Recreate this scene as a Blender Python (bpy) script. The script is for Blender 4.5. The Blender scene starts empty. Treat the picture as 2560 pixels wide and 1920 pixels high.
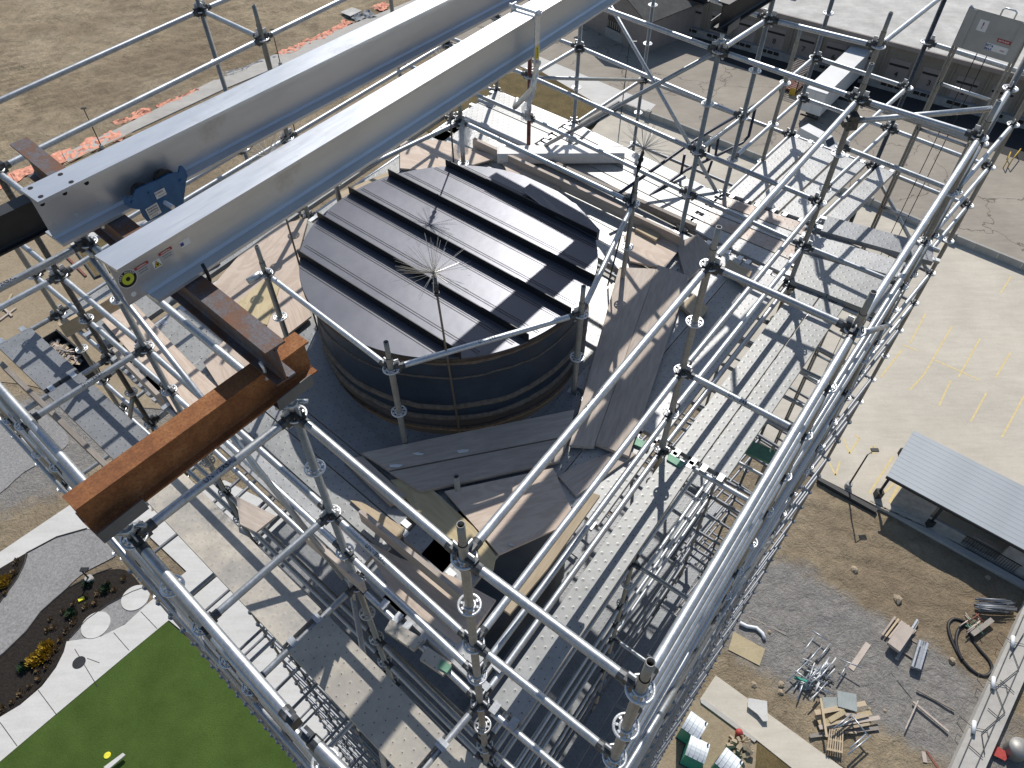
import bpy, math, random
from mathutils import Vector, Matrix
random.seed(11)
V = Vector
# ------------------------------------------------------------------ camera, sky, sun, exposure
ZT = 46.0                      # height of the scaffold's top rosettes above the ground
FPX, PITCH, ROLL = 1842.4, math.radians(49.2266), math.radians(-0.2398)
CAM = V((0, 0, ZT + 3.036))
_c, _s = math.cos(PITCH), math.sin(PITCH)
FWD = V((0, _c, -_s)); _up = V((0, _s, _c)); _rt = V((1, 0, 0))
RGT = _rt * math.cos(ROLL) + _up * math.sin(ROLL)
UPV = -_rt * math.sin(ROLL) + _up * math.cos(ROLL)
scn = bpy.context.scene
COL = scn.collection
cd = bpy.data.cameras.new('camera'); cam = bpy.data.objects.new('camera', cd); COL.objects.link(cam)
M = Matrix((RGT, UPV, -FWD)).transposed().to_4x4(); M.translation = CAM
cam.matrix_world = M
cd.sensor_fit = 'HORIZONTAL'; cd.sensor_width = 36; cd.lens = 36 * FPX / 2560
cd.clip_start = 0.05; cd.clip_end = 3000
scn.camera = cam
AZ, EL = math.radians(81), math.radians(43.5)
SUN = V((math.cos(AZ) * math.cos(EL), math.sin(AZ) * math.cos(EL), math.sin(EL)))
w = bpy.data.worlds.new('World'); scn.world = w; w.use_nodes = True
nt = w.node_tree; bg = nt.nodes['Background']
sky = nt.nodes.new('ShaderNodeTexSky'); sky.sky_type = 'NISHITA'; sky.sun_disc = False
sky.sun_elevation = EL; sky.sun_rotation = math.atan2(SUN.x, SUN.y); sky.air_density = 1.0; sky.dust_density = 0.6
nt.links.new(sky.outputs[0], bg.inputs[0]); bg.inputs[1].default_value = 0.10
sl = bpy.data.lights.new('sun', 'SUN'); sl.energy = 4.4; sl.angle = math.radians(0.53); sl.color = (1, 0.955, 0.89)
so = bpy.data.objects.new('sun', sl); COL.objects.link(so)
so.rotation_euler = SUN.to_track_quat('Z', 'Y').to_euler(); so.location = (20, 60, 120)
scn.view_settings.view_transform = 'Standard'; scn.view_settings.look = 'None'
scn.view_settings.exposure = 0.0; scn.view_settings.gamma = 1.0; scn.view_settings.use_curve_mapping = False

# ------------------------------------------------------------------ pixel -> place (on a known height)
def ray(u, v): return FWD + RGT * ((u - 1280) / FPX) - UPV * ((v - 960) / FPX)
def at(u, v, z):
    """point at height z above the ground seen at photo pixel u, v"""
    d = ray(u, v); return CAM + d * ((z - CAM.z) / d.z)
def top(u, v, z): return at(u, v, ZT + z)          # z counted from the top rosettes
def T(x, y, z): return V((x, y, ZT + z))

# ------------------------------------------------------------------ objects
WM = {}
def put(o, parent=None, Mw=None):
    COL.objects.link(o)
    Mw = Mw if Mw is not None else Matrix.Identity(4)
    if parent is not None:
        o.parent = parent; o.matrix_parent_inverse = WM[parent.name].inverted()
    o.matrix_basis = Mw
    WM[o.name] = Mw
    return o
def tag(o, label=None, cat=None, group=None, kind=None):
    if label: o['label'] = label
    if cat: o['category'] = cat
    if group: o['group'] = group
    if kind: o['kind'] = kind
    return o
def thing(name, loc, label, cat, group=None, rz=0.0):
    o = bpy.data.objects.new(name, None); o.empty_display_size = 0.2
    put(o, None, Matrix.Translation(V(loc)) @ Matrix.Rotation(rz, 4, 'Z'))
    return tag(o, label, cat, group)

class MB:
    def __init__(s): s.v = []; s.f = []; s.mi = []; s.m = 0
    def add(s, vs, fs):
        o = len(s.v); s.v += [V(p) for p in vs]
        for f in fs: s.f.append([o + i for i in f]); s.mi.append(s.m)
    def box(s, c, size, Mx=None):
        hx, hy, hz = size[0] / 2, size[1] / 2, size[2] / 2; c = V(c)
        vs = [V((x, y, z)) for x in (-hx, hx) for y in (-hy, hy) for z in (-hz, hz)]
        vs = [(Mx @ p if Mx else p) + c for p in vs]
        s.add(vs, [(0, 1, 3, 2), (4, 6, 7, 5), (0, 4, 5, 1), (2, 3, 7, 6), (0, 2, 6, 4), (1, 5, 7, 3)])
    def tube(s, a, b, r, n=10, r2=None, caps=True):
        a, b = V(a), V(b); d = (b - a); L = d.length
        if L < 1e-6: return
        d /= L; r2 = r if r2 is None else r2
        x = d.orthogonal().normalized(); y = d.cross(x)
        vs = []
        for p, rr in ((a, r), (b, r2)):
            for i in range(n):
                t = 2 * math.pi * i / n; vs.append(p + (x * math.cos(t) + y * math.sin(t)) * rr)
        fs = [(i, (i + 1) % n, n + (i + 1) % n, n + i) for i in range(n)]
        if caps: fs += [tuple(range(n - 1, -1, -1)), tuple(range(n, 2 * n))]
        s.add(vs, fs)
    def path(s, pts, r, n=8):
        pts = [V(p) for p in pts]; rings = []
        ref = None; vs = []; fs = []
        for i, p in enumerate(pts):
            d = (pts[min(i + 1, len(pts) - 1)] - pts[max(i - 1, 0)]).normalized()
            if ref is None: ref = d.orthogonal().normalized()
            x = (ref - d * ref.dot(d)).normalized(); y = d.cross(x); ref = x
            for k in range(n):
                t = 2 * math.pi * k / n; vs.append(p + (x * math.cos(t) + y * math.sin(t)) * r)
        for i in range(len(pts) - 1):
            for k in range(n):
                a = i * n + k; b = i * n + (k + 1) % n; fs.append((a, b, b + n, a + n))
        fs += [tuple(range(n - 1, -1, -1)), tuple(range(len(vs) - n, len(vs)))]
        s.add(vs, fs)
    def prism(s, poly, t):
        """poly: top outline (counter-clockwise from above), t: thickness downwards"""
        n = len(poly); P = [V(p) for p in poly]
        vs = P + [p - V((0, 0, t)) for p in P]
        s.add(vs, [tuple(range(n)), tuple(range(2 * n - 1, n - 1, -1))] + [(i, n + i, n + (i + 1) % n, (i + 1) % n) for i in range(n)])
    def poly(s, P): s.add(P, [tuple(range(len(P)))])
    def lathe(s, prof, n=24, c=(0, 0, 0), a0=0, a1=2 * math.pi):
        c = V(c); full = abs(a1 - a0 - 2 * math.pi) < 1e-6; k = n if full else n + 1
        vs = []; fs = []
        for r, z in prof:
            for i in range(k):
                t = a0 + (a1 - a0) * i / n; vs.append(c + V((r * math.cos(t), r * math.sin(t), z)))
        for j in range(len(prof) - 1):
            for i in range(n):
                i2 = (i + 1) % k; fs.append((j * k + i, j * k + i2, (j + 1) * k + i2, (j + 1) * k + i))
        s.add(vs, fs)
    def mesh(s, name, mats, smooth=False, off=None):
        me = bpy.data.meshes.new(name)
        vs = [tuple(p - off) if off is not None else tuple(p) for p in s.v]
        me.from_pydata(vs, [], s.f); 
        for m in (mats if isinstance(mats, (list, tuple)) else [mats]): me.materials.append(MAT[m])
        me.polygons.foreach_set('material_index', s.mi)
        if smooth:
            me.polygons.foreach_set('use_smooth', [len(f) <= 4 for f in s.f])
        me.update(); return me
    def obj(s, name, mats, parent=None, smooth=False, center=True, Mw=None, **tg):
        """world-space geometry; the origin goes to its bottom centre"""
        if Mw is None:
            if center:
                lo = V([min(p[i] for p in s.v) for i in range(3)]); hi = V([max(p[i] for p in s.v) for i in range(3)])
                off = V(((lo.x + hi.x) / 2, (lo.y + hi.y) / 2, lo.z))
            else: off = V((0, 0, 0))
            me = s.mesh(name, mats, smooth, off); Mw = Matrix.Translation(off)
        else:
            me = s.mesh(name, mats, smooth)
        o = put(bpy.data.objects.new(name, me), parent, Mw)
        return tag(o, **tg)
def inst(name, me, parent, Mw, **tg): return tag(put(bpy.data.objects.new(name, me), parent, Mw), **tg)
def frame(o, x, up=V((0, 0, 1))):
    """matrix with local X along x, local Z as near to up as can be"""
    x = V(x).normalized(); y = up.cross(x)
    if y.length < 1e-5: y = V((0, 1, 0)).cross(x)
    y.normalize(); z = x.cross(y)
    m = Matrix((x, y, z)).transposed().to_4x4(); m.translation = o; return m

# ------------------------------------------------------------------ materials
MAT = {}
class N:
    def __init__(s, name):
        m = bpy.data.materials.new(name); m.use_nodes = True; s.m = m; s.t = m.node_tree
        s.b = s.t.nodes['Principled BSDF']; MAT[name] = m; s._co = None
    def n(s, typ, **kw):
        x = s.t.nodes.new(typ)
        for k, v in kw.items(): setattr(x, k, v)
        return x
    def l(s, a, b): s.t.links.new(a, b)
    def co(s):
        if s._co is None: s._co = s.n('ShaderNodeTexCoord').outputs['Object']
        return s._co
    def mapped(s, scale):
        mp = s.n('ShaderNodeMapping'); mp.inputs['Scale'].default_value = scale if isinstance(scale, tuple) else (scale,) * 3
        s.l(s.co(), mp.inputs[0]); return mp.outputs[0]
    def noise(s, scale=5, detail=4, rough=.55, vec=None, dist=0.0):
        x = s.n('ShaderNodeTexNoise'); x.inputs['Scale'].default_value = scale; x.inputs['Detail'].default_value = detail
        x.inputs['Roughness'].default_value = rough; x.inputs['Distortion'].default_value = dist
        s.l(vec or s.co(), x.inputs['Vector']); return x.outputs['Fac']
    def ramp(s, fac, stops):
        r = s.n('ShaderNodeValToRGB'); e = r.color_ramp.elements
        while len(e) < len(stops): e.new(0.5)
        for k, (p, c) in enumerate(stops): e[k].position = p; e[k].color = (*c, 1) if len(c) == 3 else c
        s.l(fac, r.inputs[0]); return r.outputs[0]
    def mix(s, fac, a, b, typ='MIX'):
        x = s.n('ShaderNodeMix', data_type='RGBA', blend_type=typ)
        if isinstance(fac, (int, float)): x.inputs[0].default_value = fac
        else: s.l(fac, x.inputs[0])
        for i, c in ((6, a), (7, b)):
            if isinstance(c, tuple): x.inputs[i].default_value = (*c, 1)
            else: s.l(c, x.inputs[i])
        return x.outputs[2]
    def math(s, op, a, b=None, c=None, clamp=False):
        x = s.n('ShaderNodeMath', operation=op, use_clamp=clamp)
        for i, q in enumerate((a, b, c)):
            if q is None: continue
            if isinstance(q, (int, float)): x.inputs[i].default_value = q
            else: s.l(q, x.inputs[i])
        return x.outputs[0]
    def set(s, col=None, rough=None, metal=None, spec=None):
        for nm, q in (('Base Color', col), ('Roughness', rough), ('Metallic', metal), ('Specular IOR Level', spec)):
            if q is None: continue
            i = s.b.inputs[nm]
            if isinstance(q, tuple): i.default_value = (*q, 1)
            elif isinstance(q, (int, float)): i.default_value = q
            else: s.l(q, i)
        return s
    def bump(s, h, strength=.3, dist=.01):
        x = s.n('ShaderNodeBump'); x.inputs['Strength'].default_value = strength; x.inputs['Distance'].default_value = dist
        s.l(h, x.inputs['Height']); s.l(x.outputs[0], s.b.inputs['Normal']); return s
    def rnd(s): return s.n('ShaderNodeObjectInfo').outputs['Random']

def plain(name, c, rough=.6, metal=0., var=.15, scale=6, bump=0.0, bscale=None, bd=.01):
    q = N(name); f = q.noise(scale, 5)
    col = q.ramp(f, [(.3, tuple(x * (1 - var) for x in c)), (.7, tuple(min(1, x * (1 + var)) for x in c))])
    q.set(col, rough, metal)
    if bump: q.bump(q.noise(bscale or scale * 6, 4), bump, bd)
    return q
# galvanised scaffold tube: mottled zinc, each piece a little different
def galv(name, c, metal, r0, r1, var=.2):
    q = N(name); f = q.noise(9, 5, .65); g = q.noise(60, 3)
    col = q.ramp(f, [(.25, tuple(x * (1 - var) for x in c)), (.75, tuple(min(1, x * (1 + var)) for x in c))])
    col = q.mix(.25, col, q.ramp(g, [(.4, tuple(x * .55 for x in c)), (.6, tuple(min(1, x * 1.2) for x in c))]))
    rv = q.math('MULTIPLY_ADD', q.rnd(), .35, .8)
    hsv = q.n('ShaderNodeHueSaturation'); q.l(rv, hsv.inputs['Value']); q.l(col, hsv.inputs['Color'])
    ro = q.math('MULTIPLY_ADD', f, r1 - r0, r0)
    q.set(hsv.outputs[0], ro, metal); q.bump(g, .08, .002); return q
galv('galvanised', (.50, .525, .55), .75, .30, .58)
galv('galvanised_dull', (.36, .35, .325), .55, .42, .7, .25)
galv('galvanised_lower', (.30, .315, .34), .6, .4, .65)  # shade inside the tower put into a darker zinc for the lower tubes
plain('casting', (.10, .105, .11), .45, .7, .4, 40); plain('plate_grey', (.13, .135, .14), .5, .3, .2)
plain('dark_steel', (.03, .031, .034), .55, .2, .3); plain('panel_grey', (.42, .41, .385), .55, .1, .1); plain('rosette_zinc', (.74, .75, .76), .34, .55, .15, 30)
plain('tube_bore', (.012, .012, .014), .9)
plain('red_oxide', (.22, .075, .05), .65, 0, .35, 14)
plain('navy_paint', (.018, .026, .055), .4, 0, .2)
plain('green_paint', (.12, .27, .18), .55, .1, .3, 20)
plain('black_rubber', (.014, .014, .016), .55, 0, .2)
plain('white_plastic', (.78, .79, .8), .35, 0, .05)
plain('black_print', (.012, .012, .014), .6, 0, .1)
plain('red_print', (.42, .05, .05), .5, 0, .2)
plain('yellow_print', (.75, .58, .04), .5, 0, .1)
plain('lime_print', (.55, .62, .05), .5, 0, .1)
plain('blue_print', (.04, .06, .28), .5, 0, .1)
plain('label_paper', (.8, .8, .78), .5, 0, .06)
plain('label_silver', (.5, .52, .54), .45, .3, .06)
# perforated steel deck: local X runs along the plank
def deck(name, c, stain=None, metal=.35, hole=.9):
    q = N(name); sp = q.n('ShaderNodeSeparateXYZ'); q.l(q.co(), sp.inputs[0])
    row = q.math('FLOOR', q.math('DIVIDE', sp.outputs[1], .058))
    sh = q.math('MULTIPLY', q.math('MODULO', q.math('ABSOLUTE', row), 2.0), .5)
    fx = q.math('SUBTRACT', q.math('FRACT', q.math('ADD', q.math('DIVIDE', sp.outputs[0], .088), sh)), .5)
    fy = q.math('SUBTRACT', q.math('FRACT', q.math('DIVIDE', sp.outputs[1], .058)), .5)
    fx = q.math('MULTIPLY', fx, .088); fy = q.math('MULTIPLY', fy, .058)
    d = q.math('SQRT', q.math('ADD', q.math('MULTIPLY', fx, fx), q.math('MULTIPLY', fy, fy)))
    hole_m = q.math('MULTIPLY', q.math('LESS_THAN', d, .005), hole)
    f = q.noise(5, 6, .7); g = q.noise(38, 4)
    col = q.ramp(f, [(.3, tuple(x * .8 for x in c)), (.7, tuple(min(1, x * 1.12) for x in c))])
    col = q.mix(q.ramp(g, [(.56, (0, 0, 0)), (.72, (.55, .55, .55))]), col, tuple(x * .6 for x in c))
    if stain:
        col = q.mix(q.ramp(q.noise(2.2, 5, .7), [(.42, (0, 0, 0)), (.7, (.75, .75, .75))]), col, stain)
    col = q.mix(hole_m, col, (.025, .026, .028))
    q.set(col, q.math('MULTIPLY_ADD', f, .25, .32), metal)
    rim = q.n('ShaderNodeMapRange'); rim.inputs[1].default_value = .006; rim.inputs[2].default_value = .016
    rim.inputs[3].default_value = 1; rim.inputs[4].default_value = 0; q.l(d, rim.inputs[0])
    q.bump(rim.outputs[0], .3, .003); return q
deck('deck_steel', (.31, .315, .31), None, .15)
deck('deck_white', (.41, .415, .415), None, .1)
deck('deck_grey', (.24, .25, .262), None, .15)
deck('deck_rust', (.42, .395, .37), (.34, .22, .15), .1)
deck('deck_cement', (.47, .43, .36), (.30, .285, .26), .02, .75); deck('deck_spatter', (.58, .525, .44), (.24, .24, .24), .02, .3)
# wood: long grain along local X
def wood(name, c, c2, rings=9., ply=False, rough=.75):
    q = N(name)
    mv = q.mapped((.6, 5, 5) if not ply else (.55, 2.2, 1))
    f = q.noise(rings if not ply else 1.7, 6, .6, mv, 1.2 if ply else .4)
    if ply:
        wv = q.math('SINE', q.math('MULTIPLY', f, 46)); f2 = q.math('MULTIPLY_ADD', wv, .5, .5)
        col = q.mix(q.math('MULTIPLY', f2, .55), c, c2)
    else: col = q.ramp(f, [(.3, c2), (.62, c)])
    col = q.mix(q.ramp(q.noise(1.3, 4), [(.5, (0, 0, 0)), (.75, (.35, .35, .35))]), col, tuple(x * .55 for x in c))
    kn = q.noise(24, 2, .5, q.mapped((1, 1, 1))); col = q.mix(q.ramp(kn, [(.73, (0, 0, 0)), (.78, (.6, .6, .6))]), col, tuple(x * .3 for x in c))
    rv = q.math('MULTIPLY_ADD', q.rnd(), .3, .82)
    h = q.n('ShaderNodeHueSaturation'); q.l(rv, h.inputs['Value']); q.l(col, h.inputs['Color'])
    q.set(h.outputs[0], rough); q.bump(q.noise(60, 3, .6, q.mapped((.25, 3, 3))), .25, .003); return q
wood('plywood', (.64, .53, .435), (.48, .365, .285), ply=True)
wood('plywood_yellow', (.52, .43, .26), (.40, .31, .17), ply=True)
wood('timber', (.53, .455, .39), (.40, .33, .275))
wood('timber_fresh', (.52, .42, .29), (.42, .32, .2))
wood('timber_grey', (.33, .29, .25), (.22, .19, .165))
# rust
q = N('rusty_steel'); f = q.noise(7, 8, .7); g = q.noise(90, 4, .7)
col = q.ramp(f, [(.28, (.15, .055, .02)), (.5, (.31, .125, .042)), (.72, (.42, .20, .08))])
col = q.mix(q.ramp(g, [(.35, (.8, .8, .8)), (.6, (0, 0, 0))]), col, (.16, .06, .025))
q.set(col, .85, .1); q.bump(g, .4, .003)
q = N('rusty_mill_steel'); f = q.noise(4.5, 8, .75); g = q.noise(70, 4, .7)
col = q.ramp(f, [(.34, (.20, .085, .04)), (.46, (.15, .09, .065)), (.52, (.12, .13, .15)), (.75, (.17, .185, .215))])
col = q.mix(q.ramp(g, [(.4, (.6, .6, .6)), (.62, (0, 0, 0))]), col, (.13, .06, .035))
q.set(col, .7, .25); q.bump(g, .35, .003)
# aluminium monorail beams: brushed, with handling stains
q = N('aluminium'); f = q.noise(2.5, 7, .65, q.mapped((.35, 1.2, 1.2))); g = q.noise(120, 3, .5, q.mapped((.05, 1, 1)))
col = q.ramp(f, [(.3, (.52, .54, .56)), (.6, (.65, .67, .69))])
st = q.ramp(q.noise(1.6, 6, .75), [(.6, (0, 0, 0)), (.74, (.5, .5, .5))])
col = q.mix(st, col, (.33, .31, .28)); q.set(col, q.math('MULTIPLY_ADD', g, .2, .27), .65); q.bump(g, .06, .002)
q = N('trolley_blue'); f = q.noise(30, 4)
q.set(q.ramp(f, [(.35, (.025, .105, .24)), (.7, (.035, .14, .30))]), .38, .05)
# chimney coating and cap
q = N('chimney_coating'); f = q.noise(3, 7, .7); z = q.n('ShaderNodeSeparateXYZ'); q.l(q.co(), z.inputs[0])
brick = q.n('ShaderNodeTexBrick'); at_ = q.math('MULTIPLY', q.math('ARCTAN2', z.outputs[1], z.outputs[0]), 1.25)
cb = q.n('ShaderNodeCombineXYZ'); q.l(at_, cb.inputs[0]); q.l(z.outputs[2], cb.inputs[1])
q.l(cb.outputs[0], brick.inputs['Vector']); brick.inputs['Scale'].default_value = 1; brick.inputs['Brick Width'].default_value = .21
brick.inputs['Row Height'].default_value = .075; brick.inputs['Mortar Size'].default_value = .006
col = q.ramp(f, [(.3, (.016, .025, .042)), (.6, (.03, .045, .07)), (.8, (.055, .065, .08))])
q.set(col, q.math('MULTIPLY_ADD', f, .3, .35)); q.bump(q.math('ADD', brick.outputs['Fac'], q.math('MULTIPLY', q.noise(30), .6)), .4, .006)
plain('sealant_band', (.155, .125, .10), .85, 0, .3, 25, .5, 60, .01)
q = N('cap_paint'); f = q.noise(1.6, 6, .65); g = q.noise(160, 2)
col = q.ramp(f, [(.3, (.095, .10, .125)), (.7, (.125, .13, .155))])
col = q.mix(q.ramp(q.noise(14, 6, .8), [(.66, (0, 0, 0)), (.74, (.5, .5, .5))]), col, (.22, .22, .23))
q.set(col, q.math('MULTIPLY_ADD', f, .16, .30), .35); q.bump(q.noise(2.2, 3), .12, .02)
plain('cap_rib', (.02, .021, .024), .5, .2, .2)
q = N('cap_rim'); q.set(q.ramp(q.noise(12, 5), [(.3, (.05, .035, .025)), (.7, (.09, .065, .05))]), .7)
# thin translucent wrap
q = N('plastic_wrap'); q.set((.75, .78, .8), .25); q.b.inputs['Alpha'].default_value = .42; q.bump(q.noise(18, 4), .6, .02)
plain('paper_wrap', (.80, .77, .73), .6, 0, .07, 12, .5, 20, .01)
plain('wire', (.62, .60, .56), .35, .6, .1); plain('rod_bronze', (.20, .165, .125), .5, .5, .2)
# ------------------------------------------------------------------ chimney
CX, CY, CZ = -0.545, 5.13, -1.1          # centre and height of the cap
RC = 1.30
ch = thing('chimney', T(CX, CY, -ZT), 'round dark coated brick chimney with a ribbed sheet metal cap', 'chimney')
b = MB(); prof = []
zz = [-ZT, -30, -20, -10, -5, -3, -2.2, CZ - .04]
for z in zz: prof.append((RC - .06 + (CZ - z) * .012, ZT + z))
b.lathe(prof, 64, (CX, CY, 0)); b.obj('wall', 'chimney_coating', ch, True)
random.seed(3)
for zb, hb, dr in ((-1.20, .10, .012), (-1.74, .05, .024), (-1.89, .045, .024), (-2.05, .04, .02), (-1.40, .012, .012)):
    b = MB(); n = 96; r0 = RC - .06 + (CZ - zb) * .012
    vs = []; fs = []
    for i in range(n):
        t = 2 * math.pi * i / n; wob = .011 * math.sin(3 * t + zb * 9) + .007 * math.sin(11 * t + zb * 30) + random.uniform(-.007, .007)
        for rr, z in ((r0 - .01, zb + hb / 2), (r0 + dr, zb + hb / 2 * .7), (r0 + dr, zb - hb / 2 * .6), (r0 - .01, zb - hb / 2)):
            vs.append(T(CX + rr * math.cos(t), CY + rr * math.sin(t), z + wob))
    for i in range(n):
        for k in range(3):
            a = i * 4 + k; c = ((i + 1) % n) * 4 + k; fs.append((a, c, c + 1, a + 1))
    b.add(vs, fs); b.obj('sealant_band', 'sealant_band', ch, True)
# cap: sheet panels between standing ribs, trimmed to the round
ribs_px = [((1114, 408), (1503, 597)), ((978, 437), (1491, 700)), ((877, 480), (1433, 781)), ((797, 541), (1336, 855)), ((755, 637), (1161, 898))]
dirs = []
rib_w = []
for a, c in ribs_px:
    A, B = top(*a, CZ + .03), top(*c, CZ + .03); rib_w.append((A, B)); dirs.append((B - A).normalized())
rd = sum(dirs, V((0, 0, 0))).normalized(); rn = V((-rd.y, rd.x, 0))
if rn.y < 0: rn = -rn
C0 = T(CX, CY, CZ)
offs = sorted(((A + B) / 2 - C0).dot(rn) for A, B in rib_w)
cap = put(bpy.data.objects.new('cap', None), ch, Matrix.Translation(C0))
edges_o = [-RC] + offs + [RC]
def clip_round(o0, o1, r, z, n=14):
    """outline of the part of the disc between offsets o0 and o1 across the ribs"""
    P = []
    for k in range(n + 1):
        o = o0 + (o1 - o0) * k / n; h = math.sqrt(max(0, r * r - o * o)); P.append(C0 + rn * o + rd * h + V((0, 0, z)))
    for k in range(n, -1, -1):
        o = o0 + (o1 - o0) * k / n; h = math.sqrt(max(0, r * r - o * o)); P.append(C0 + rn * o - rd * h + V((0, 0, z)))
    out = []
    for p in P:
        if not out or (p - out[-1]).length > 1e-4: out.append(p)
    if (out[0] - out[-1]).length < 1e-4: out.pop()
    return out
for i in range(len(edges_o) - 1):
    o0, o1 = edges_o[i] + .004, edges_o[i + 1] - .004
    if o1 - o0 < .02: continue
    b = MB(); P = clip_round(max(o0, -RC + .005), min(o1, RC - .005), RC + (.012 if i % 2 else 0), .002 * (i % 3)); b.prism(P, .012)
    # two rolled stiffening beads in each panel
    pan = b.obj('cap_panel', 'cap_paint', cap, Mw=None)
    for fr in (.27, .8):
        o = o0 + (o1 - o0) * fr
        if abs(o) > RC - .12: continue
        h = math.sqrt(RC * RC - o * o) - .02; c = C0 + rn * o + V((0, 0, .0035 + .002 * (i % 3)))
        for d in (-.011, .011):
            b2 = MB(); b2.tube(c + rn * d - rd * h, c + rn * d + rd * h, .0016, 5); 
            if d < 0: bb = b2
            else: bb.v += []; o_ = len(bb.v); bb.v += b2.v; bb.f += [[o_ + q for q in f] for f in b2.f]; bb.mi += b2.mi
        bb.obj('bead', 'cap_rib', cap)
for o in offs:
    h = math.sqrt(max(.01, RC * RC - o * o)); b = MB()
    fr = frame(C0 + rn * o + V((0, 0, .03)), rd)
    b.box((0, 0, .005), (2 * h + .03, .008, .085))
    b.obj('rib', 'cap_rib', cap, Mw=fr)
b = MB(); b.lathe([(RC - .02, ZT + CZ - .013), (RC + .004, ZT + CZ - .013), (RC + .004, ZT + CZ - .055), (RC - .05, ZT + CZ - .06)], 72, (CX, CY, 0))
b.obj('drip_edge', 'cap_rim', cap, True)
# bent loose sheet on the far right of the cap
b = MB(); P = [top(*p, z) for p, z in (((1303, 475), CZ + .04), ((1330, 455), CZ + .05), ((1440, 510), CZ + .045), ((1500, 575), CZ + .02), ((1496, 600), CZ + .022), ((1395, 545), CZ + .04))]
b.prism(P[::-1], .004); b.obj('loose_flap', 'cap_paint', cap)

# ------------------------------------------------------------------ scaffold layout: standards on their plan positions (metres)
G = {}
F_ = dict(d=(-4.46, 5.28), c=(-3.75, 4.69), J=(-2.77, 3.86), L=(-1.140, 2.415), P=(-.219, 1.583), O=(.509, 1.001))
for k, p in F_.items(): G['F' + k] = p; G['M' + k] = (p[0] - .608, p[1] - .725)
R_ = dict(d=(-1.47, 9.5), c=(-.77, 8.9), J=(.214, 8.07), L=(1.855, 6.524), P=(2.831, 5.667), O=(3.578, 5.088))
for k, p in R_.items(): G['R' + k] = p
G.update(Xc=(-.19, 9.63), XJ=(.817, 8.78), XL=(2.44, 7.17), XP=(3.30, 6.60), XO=(4.14, 5.83), Xd=(-.9, 10.23))
G.update(BJ=(1.85, 9.97), BL=(3.55, 8.50), BP=(4.38, 7.78), BO=(5.2, 7.0))
G.update(NP=(1.248, 3.604), NO=(1.990, 3.022), Nc=(-2.27, 6.80), Nd=(-3.0, 7.42))
TOPZ = {k: .13 for k in G}
TOPZ.update(FL=.0, ML=.0, FJ=.0, MJ=.0, RL=.0, RJ=.0, Nd=1.2, XL=1.0, BL=.8, XJ=.6, BJ=.4, BP=1.2, XO=.55, RJ_=0, MP=-.2, MO=-.2)
SPIG = {'FP', 'FO', 'NP', 'NO', 'RP', 'RO', 'XP', 'Nc', 'Md', 'Mc', 'Fc', 'Fd', 'Rc', 'Rd', 'Xc', 'Xd', 'BO'}
UHEAD = {'FL': 1, 'ML': 1, 'FJ': 1, 'MJ': 1, 'RL': 1, 'RJ': 1}
sc = thing('scaffold_tower', T(-.5, 5.2, -ZT), 'tall galvanised tube scaffold with steel decks boxed round the chimney', 'scaffold')
RT = .0242
def rosette_mesh():
    b = MB(); n = 32; t = .0045
    def ann(r0, r1, a0, a1, k):
        vs = []; fs = []
        for i in range(k + 1):
            a = a0 + (a1 - a0) * i / k; ca, sa = math.cos(a), math.sin(a)
            vs += [V((r0 * ca, r0 * sa, t)), V((r1 * ca, r1 * sa, t)), V((r1 * ca, r1 * sa, -t)), V((r0 * ca, r0 * sa, -t))]
        for i in range(k):
            for j in range(4):
                A = i * 4 + j; B = i * 4 + (j + 1) % 4; fs.append((A, B, B + 4, A + 4))
        b.add(vs, fs)
    ann(.0245, .034, 0, 2 * math.pi, 20); ann(.051, .063, 0, 2 * math.pi, 28)
    for i in range(8):
        a = i * math.pi / 4 + math.pi / 8; w = .16 if i % 2 else .13; ann(.033, .052, a - w, a + w, 1)
    return b.mesh('rosette', 'rosette_zinc', True)
ROS = rosette_mesh()
b = MB(); b.lathe([(.0192, 0), (.0192, .165), (.0155, .165), (.0155, .11)], 14); b.m = 1; b.lathe([(.0156, .12), (.0001, .12)], 14); SPG = b.mesh('spigot', ['galvanised_dull', 'tube_bore'], True)
# ledger head with wedge, local X points along the ledger away from the standard
b = MB(); b.box((.047, 0, 0), (.05, .044, .075)); b.tube((.062, 0, 0), (.105, 0, 0), .0275, 10); b.m = 1
b.box((.047, 0, .045), (.034, .008, .07)); b.box((.047, 0, -.04), (.02, .007, .05)); WDG = b.mesh('wedge_head', ['casting', 'rosette_zinc'])
_led = {}
def ledger_mesh(L, mat='galvanised'):
    k = (round(L, 2), mat)
    if k not in _led:
        b = MB(); b.tube((.07, 0, 0), (k[0] - .07, 0, 0), RT, 12, caps=False); _led[k] = b.mesh('ledger', mat, True)
    return _led[k]
def standard(key, x, y, z0, z1, mat='galvanised_dull', ros_lo=-6.0, ros_hi=0.0, spig=False, skip=()):
    b = MB(); b.tube((0, 0, 0), (0, 0, z1 - z0), RT, 14, caps=not spig); me = b.mesh('standard', mat, True)
    o = inst('standard', me, sc, Matrix.Translation(T(x, y, z0)))
    z = ros_hi
    while z > max(ros_lo, z0) + .01 or abs(z - ros_lo) < 1e-6 and z >= z0:
        if z <= z1: inst('rosette', ROS, o, Matrix.Translation(T(x, y, z)) @ Matrix.Rotation(GA, 4, 'Z'))
        z -= .5
    if spig: inst('spigot', SPG, o, Matrix.Translation(T(x, y, z1)))
    return o
GA = math.radians(52)
MATP = {'RJ': 'red_oxide', 'XJ': 'galvanised_dull', 'BP': 'casting', 'Fc': 'casting'}  # BP gets a dark material: the shade on it is put into its colour
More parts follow.
